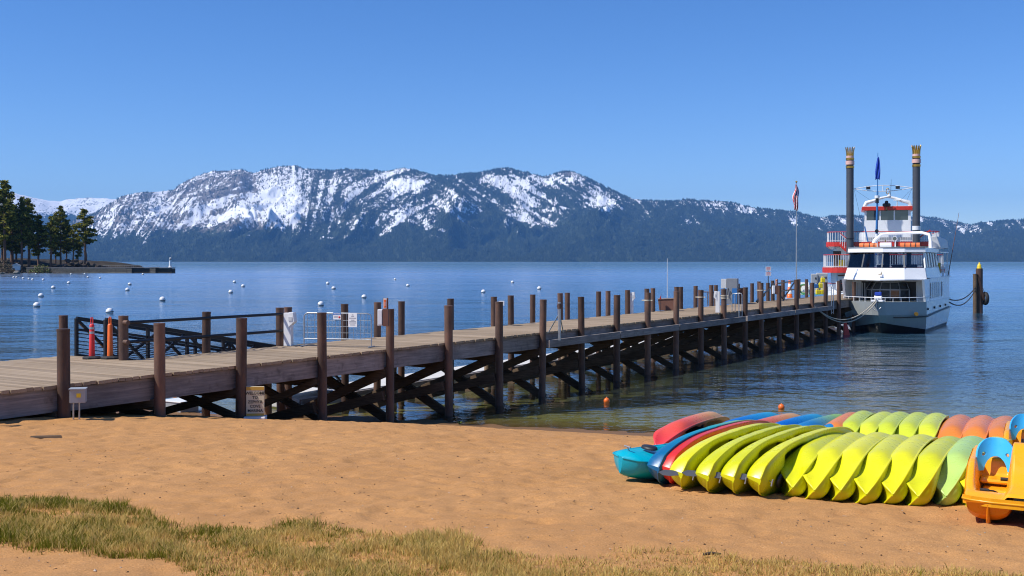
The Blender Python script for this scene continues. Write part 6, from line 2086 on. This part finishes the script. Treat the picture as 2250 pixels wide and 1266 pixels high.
def pine_mesh(seed, Ht, cb, rw, dens=1.0, lean=0.0):
    """trunk and crown of a tall pine: cb = where the crown begins (fraction), rw = greatest reach"""
    rr = random.Random(seed)
    tk = MB()
    n = 9
    off = [(lean * (k / n) ** 2 * Ht * 0.05 + rr.uniform(-0.12, 0.12) * (k > 0), rr.uniform(-0.12, 0.12) * (k > 0)) for k in range(n + 1)]
    tk.tube([(off[k][0], off[k][1], Ht * 0.97 * k / n - (0.6 if k == 0 else 0)) for k in range(n + 1)], [0.48 * (1 - k / n) ** 0.8 + 0.05 for k in range(n + 1)], 7)
    vs_ = []; fs = []
    nb = int(78 * dens)
    for i in range(nb):
        f = (i + rr.random()) / nb
        zf = cb + (1 - cb) * f ** 0.92
        if rr.random() < 0.12: continue
        prof = (0.30 + 0.70 * math.sin(min(1.0, f * 1.25 + 0.22) * math.pi * 0.62)) * (1 - f ** 2.6) + 0.07
        ln = rw * prof * rr.uniform(0.55, 1.15)
        an = rr.uniform(0, 6.283)
        k = min(n - 1, int(zf * n / 0.97)); ox, oy = off[min(n, k)]
        base = Vector((ox, oy, Ht * zf))
        tipv = base + Vector((math.cos(an) * ln, math.sin(an) * ln, ln * rr.uniform(-0.12, 0.30)))
        tk.tube([base, base.lerp(tipv, 0.55) + Vector((0, 0, -0.05 * ln)), tipv], [0.075, 0.05, 0.02], 4, False)
        m_ = max(5, int(ln * 4.6))
        for j in range(m_):
            g = 0.22 + 0.80 * (j + rr.random() * 0.8) / m_
            c_ = base.lerp(tipv, g) + Vector((rr.uniform(-0.55, 0.55), rr.uniform(-0.55, 0.55), rr.uniform(-0.3, 0.45)))
            for q in range(5):
                d1 = Vector((rr.gauss(0, 1), rr.gauss(0, 1), rr.gauss(0.3, 0.7))).normalized() * rr.uniform(0.55, 1.2)
                d2 = d1.cross(Vector((rr.gauss(0, 1), rr.gauss(0, 1), rr.gauss(0, 1)))).normalized() * rr.uniform(0.2, 0.42)
                o = len(vs_)
                vs_ += [c_ - d2 * 0.4, c_ + d1 * 0.6 - d2, c_ + d1, c_ + d1 * 0.5 + d2]
                fs.append((o, o + 1, o + 2, o + 3))
    cr = np_mesh('crown', [tuple(p) for p in vs_], fs, M['pine_needles'], smooth=False)
    return tk.mesh('trunk', 'pine_bark'), cr


PROT = [pine_mesh(1, 34, 0.30, 5.2, 1.15), pine_mesh(2, 32, 0.36, 4.6, 1.0, 0.5), pine_mesh(3, 30, 0.26, 4.8, 1.15, -0.4), pine_mesh(4, 27, 0.38, 3.9, 0.62, 0.3), pine_mesh(5, 26, 0.22, 4.2, 1.0)]
PHT = [34, 32, 30, 27, 26]
PINES = [  # px, top y, Y, prototype, width factor, label
    (10, 399, 505, 0, 1.05, 'tallest dark pine at the left edge of the wooded point'),
    (-28, 420, 520, 2, 1.1, 'dark pine cut by the left edge of the picture'),
    (27, 452, 530, 4, 1.2, 'dark pine filling the gap between the tallest pine and the next'),
    (48, 436, 508, 1, 0.85, 'slender pine with long bare red trunk right of the tallest one'),
    (64, 440, 512, 2, 1.0, 'broad pine with bare lower trunk in the middle of the left clump'),
    (85, 474, 516, 4, 0.9, 'shorter pine at the right side of the left clump'),
    (36, 490, 540, 4, 1.1, 'low background pine behind the left clump'),
    (112, 476, 512, 3, 1.0, 'pine at the left of the middle clump'),
    (133, 454, 520, 0, 0.85, 'tallest pine of the middle clump'),
    (146, 486, 526, 2, 0.85, 'pine on the right shoulder of the middle clump'),
    (122, 505, 545, 4, 0.95, 'low pine behind the middle clump'),
    (161, 494, 518, 3, 0.85, 'thin pine between the middle clump and the lone pine'),
    (172, 512, 528, 4, 0.6, 'small pine just left of the lone pine'),
    (188, 461, 516, 3, 1.1, 'lone airy pine standing at the right end of the point'),
    (-70, 415, 530, 0, 1.1, 'dark pine outside the left edge of the picture'),
    (5, 470, 545, 2, 1.1, 'background pine behind the tallest pine')]
for k, (px, ty_, Yt, pi, wf, lab) in enumerate(PINES):
    x = hx(px, Yt); z0 = max(0.3, head_z(x, Yt))
    ht = H - (ty_ - HZ) / F * Yt - z0
    t = thing('pine_tree', (x, Yt, z0 - 0.1), k * 1.7, lab, 'tree', 'pines on the wooded point')
    s_ = ht / PHT[pi]
    t.scale = (s_ * wf * 1.28, s_ * wf * 1.28, s_)
    link('trunk', PROT[pi][0], t); link('crown', PROT[pi][1], t)


def shrub(px, py, w_px, h_px, Y, mat, lab, seed, n=420):
    h_px *= 1.5; w_px *= 1.15; n = int(n * 1.6)
    rr = random.Random(seed)
    x = hx(px, Y); z0 = head_z(x, Y) - 0.2
    m_ = Y / F
    t = thing('shrub', (x, Y, z0), 0, lab, 'shrub')
    st = MB()
    for k in range(6):
        a = rr.uniform(0, 6.28)
        st.tube([(0, 0, 0), (math.cos(a) * w_px * m_ * 0.25, math.sin(a) * 0.8, h_px * m_ * 0.5), (math.cos(a) * w_px * m_ * 0.4, math.sin(a) * 1.2, h_px * m_ * 0.85)], [0.1, 0.06, 0.02], 5, False)
    st.build('stems', 'pine_bark', t)
    vs_ = []; fs = []
    for k in range(n):
        a = rr.uniform(0, 6.28); r = rr.random() ** 0.5; u = rr.random()
        c_ = Vector((math.cos(a) * r * w_px * m_ * 0.5, math.sin(a) * r * w_px * m_ * 0.35, (0.1 + 0.9 * u * (1 - 0.6 * r * r)) * h_px * m_))
        d1 = Vector((rr.gauss(0, 1), rr.gauss(0, 1), rr.gauss(0, 1))).normalized() * rr.uniform(0.25, 0.5)
        d2 = d1.cross(Vector((rr.gauss(0, 1), rr.gauss(0, 1), rr.gauss(0, 1)))).normalized() * rr.uniform(0.15, 0.3)
        o = len(vs_); vs_ += [c_ - d1, c_ - d2, c_ + d1, c_ + d2]; fs.append((o, o + 1, o + 2, o + 3))
    link('foliage', np_mesh('foliage', [tuple(q) for q in vs_], fs, M[mat], smooth=False), t)


shrub(90, 580, 44, 16, 500, 'shrub_green', 'yellow-green shrub between the left and middle pines', 5)
shrub(68, 582, 22, 11, 502, 'shrub_green', 'small green shrub under the broad left pine', 6, 200)
shrub(12, 575, 36, 30, 486, 'shrub_brown', 'brownish bare shrub at the left edge under the tallest pine', 7)
shrub(125, 583, 26, 9, 506, 'shrub_brown', 'low brown shrub below the middle pines', 8, 200)
shrub(-25, 578, 40, 24, 478, 'shrub_green', 'dark green shrub outside the left edge', 9, 300)


def rock_mesh(seed, mat):
    rr = np.random.default_rng(seed)
    bm = bmesh.new()
    bmesh.ops.create_icosphere(bm, subdivisions=2, radius=1.0)
    dirs = rr.normal(size=(7, 3)); dirs /= np.linalg.norm(dirs, axis=1)[:, None]
    cut = rr.uniform(0.62, 0.9, 7)
    for v_ in bm.verts:
        p_ = np.array(v_.co)
        for d_, c_ in zip(dirs, cut):
            e = p_ @ d_ - c_
            if e > 0: p_ = p_ - d_ * e * 0.9
        p_ = p_ * (1 + 0.05 * rr.normal())
        v_.co = Vector(p_)
    me = bpy.data.meshes.new('stone'); bm.to_mesh(me); bm.free()
    me.materials.append(M[mat])
    return me


RG = [rock_mesh(k, 'granite') for k in range(3)]; RD = [rock_mesh(10 + k, 'dark_rock') for k in range(4)]


def boulder(px, py, wpx, hpx, Y, me, lab, grp, k):
    x = hx(px, Y); m_ = Y / F
    t = link('boulder', me, None, (x, Y, H - (py - HZ) / F * Y), (0.2 * k, 0.3, k * 1.3), (wpx * m_ / 2, wpx * m_ / 2 * 0.8, hpx * m_ / 2))
    tag(t, lab, 'boulder', grp)


boulder(12, 604, 26, 9, 452, RG[0], 'flat pale granite boulder in the water at the far left', None, 1)
boulder(36, 601, 22, 13, 456, RG[1], 'rounded pale granite boulder right of the flat one', None, 2)
boulder(53, 606, 10, 4, 452, RG[2], 'small half sunk rock at the foot of the granite boulders', None, 3)
boulder(-18, 603, 30, 12, 448, RG[2], 'granite boulder outside the left edge', None, 4)
rr = random.Random(77)
place = [(150, 574, 14, 9), (158, 580, 12, 8), (166, 573, 10, 7), (170, 583, 13, 7), (178, 577, 11, 8), (184, 584, 12, 7), (193, 579, 10, 7), (198, 585, 12, 6), (206, 583, 9, 6), (212, 586, 10, 5), (219, 586, 8, 4), (225, 587, 7, 3), (142, 584, 12, 7), (134, 586, 10, 6)]
for k, (px, py, w1, h1) in enumerate(place):
    boulder(px, py, w1 * 1.2, h1 * 1.1, 512 + rr.uniform(-4, 4), RD[k % 4], 'dark angular rock in the rubble slope under the lone pine, number %s from the left' % ('one two three four five six seven eight nine ten eleven twelve thirteen fourteen'.split()[sorted(place).index(place[k])]), 'rocks of the rubble slope', k)
mb = MB()
for k in range(260):
    px = rr.uniform(-40, 229); Yk = float(np.interp(px, [-40, 60, 150, 228], [474, 497, 503, 516])) + rr.uniform(-2, 5)
    x = hx(px, Yk); r = rr.uniform(0.25, 0.7)
    z = max(0.0, head_z(x, Yk))
    a = rr.uniform(0, 3)
    mb.add([(x + r * math.cos(a), Yk + r * math.sin(a), z), (x - r * math.sin(a), Yk + r * math.cos(a), z), (x - r * math.cos(a), Yk - r * math.sin(a), z - 0.1), (x + r * math.sin(a), Yk - r * math.cos(a), z), (x + rr.uniform(-0.2, 0.2), Yk, z + r * rr.uniform(0.6, 1.1))], [(0, 1, 4), (1, 2, 4), (2, 3, 4), (3, 0, 4)])
tag(mb.build('shore_rubble', 'dark_rock'), 'dark rubble along the foot of the wooded point', 'rubble', kind='stuff')

# white tent among the trees
x = hx(36, 500); z0 = head_z(x, 500)
t = thing('white_shed', (x, 500, z0 - 0.3), 0.3, 'small white shed among the trees at the left', 'shed')
MB().box((-1.7, -1.5, 0), (1.7, 1.5, 2.3)).build('wall', 'white_paint', t)
MB().add([(-1.9, -1.7, 2.3), (1.9, -1.7, 2.3), (1.9, 1.7, 2.3), (-1.9, 1.7, 2.3), (0, -1.7, 3.2), (0, 1.7, 3.2)], [(0, 1, 4), (1, 2, 5, 4), (2, 3, 5), (3, 0, 4, 5), (3, 2, 1, 0)]).build('roof', 'light_grey_paint', t)

# breakwater of timber cribs
wood('crib_wood', (0.16, 0.13, 0.10), (0.36, 0.30, 0.23), grain=(3, 3, 12), scale=0.5, bump=0.03)
wood('crib_dark', (0.035, 0.03, 0.028), (0.11, 0.09, 0.075), grain=(3, 3, 12), scale=0.5, bump=0.03)
bw = thing('breakwater', (hx(210), YH, 0), 0, 'long low timber breakwater running out from the wooded point', 'breakwater')
zt = H - (588.5 - HZ) / F * YH
def bx_(px): return hx(px) - hx(210)
secs = [(58, 96, 0), (97, 140, 0), (141, 184, 0), (185, 237, 0), (238, 277, 0), (278, 289, 1), (290, 313, 2), (314, 328, 2), (329, 341, 1), (342, 366, 2), (367, 377, 2)]
for a, c_, kind in secs:
    d_ = 0.35 if kind == 2 else 0.0
    sec = MB().box((bx_(a), d_, -2), (bx_(c_ + 0.9), 5, zt - (0.3 if kind == 2 else 0.0))).build('crib_section', 'crib_dark' if kind else 'crib_wood', bw)
    for j in range(4):
        z = zt - 0.35 - j * 0.6
        MB().box((bx_(a) + 0.05, d_ - 0.16, z - 0.21), (bx_(c_ + 0.8), d_ - 0.003, z + 0.21)).build('beam', 'crib_wood' if kind != 2 else 'crib_dark', sec)
MB().box((bx_(57), -0.25, zt), (bx_(378), 5.2, zt + 0.22)).build('walkway', 'fascia_wood', bw)
mb = MB()
for px in np.arange(228, 366, 5.0):
    mb.cyl((bx_(px), 0.2, zt + 0.2), (bx_(px), 0.2, zt + 1.0), 0.035, n=5)
mb.cyl((bx_(226), 0.2, zt + 1.0), (bx_(366), 0.2, zt + 1.0), 0.03, n=5)
mb.build('handrail', 'grey_paint', bw)
MB().beam((bx_(376), 1, 0.0), (bx_(380), 1, 1.2), 0.3, 0.3).build('brace', 'crib_dark', bw)
t = thing('breakwater_light', (hx(372), YH + 1.5, zt + 0.22), 0, 'small white light tower at the end of the breakwater', 'lighthouse')
t.scale = (1.1, 1.1, 1.1)
MB().lathe([(0.85, 0.0), (0.80, 0.25), (0.62, 0.3), (0.45, 2.9), (0.62, 2.95), (0.62, 3.1), (0.0, 3.1)], n=8, smooth=False).build('tower', 'white_paint', t)
MB().lathe([(0.34, 3.1), (0.34, 3.7), (0.0, 3.7)], n=8, smooth=False).build('lantern', 'boat_glass', t)
MB().lathe([(0.45, 3.7), (0.25, 4.0), (0.0, 4.1)], n=8, smooth=False).build('cap', 'white_paint', t)
MB().cyl((0.55, 0, 3.0), (0.55, 0, 5.3), 0.06, 0.04, n=6).build('mast', 'grey_paint', t)
# ================================================================== the air over the lake
b = NB('haze')
pv = b.n('ShaderNodeVolumePrincipled')
pv.inputs['Color'].default_value = (0.17, 0.46, 1.0, 1)
pv.inputs['Density'].default_value = 2.9e-5
pv.inputs['Anisotropy'].default_value = 0.0
b.link(pv.outputs[0], b.out.inputs['Volume'])
M['haze'] = b.m
mb = MB().box((-30000, -1500, -5.5), (30000, 32000, 1950))
tag(mb.build('haze', 'haze'), 'thin blue air between the beach and the far mountains', 'haze', kind='stuff')
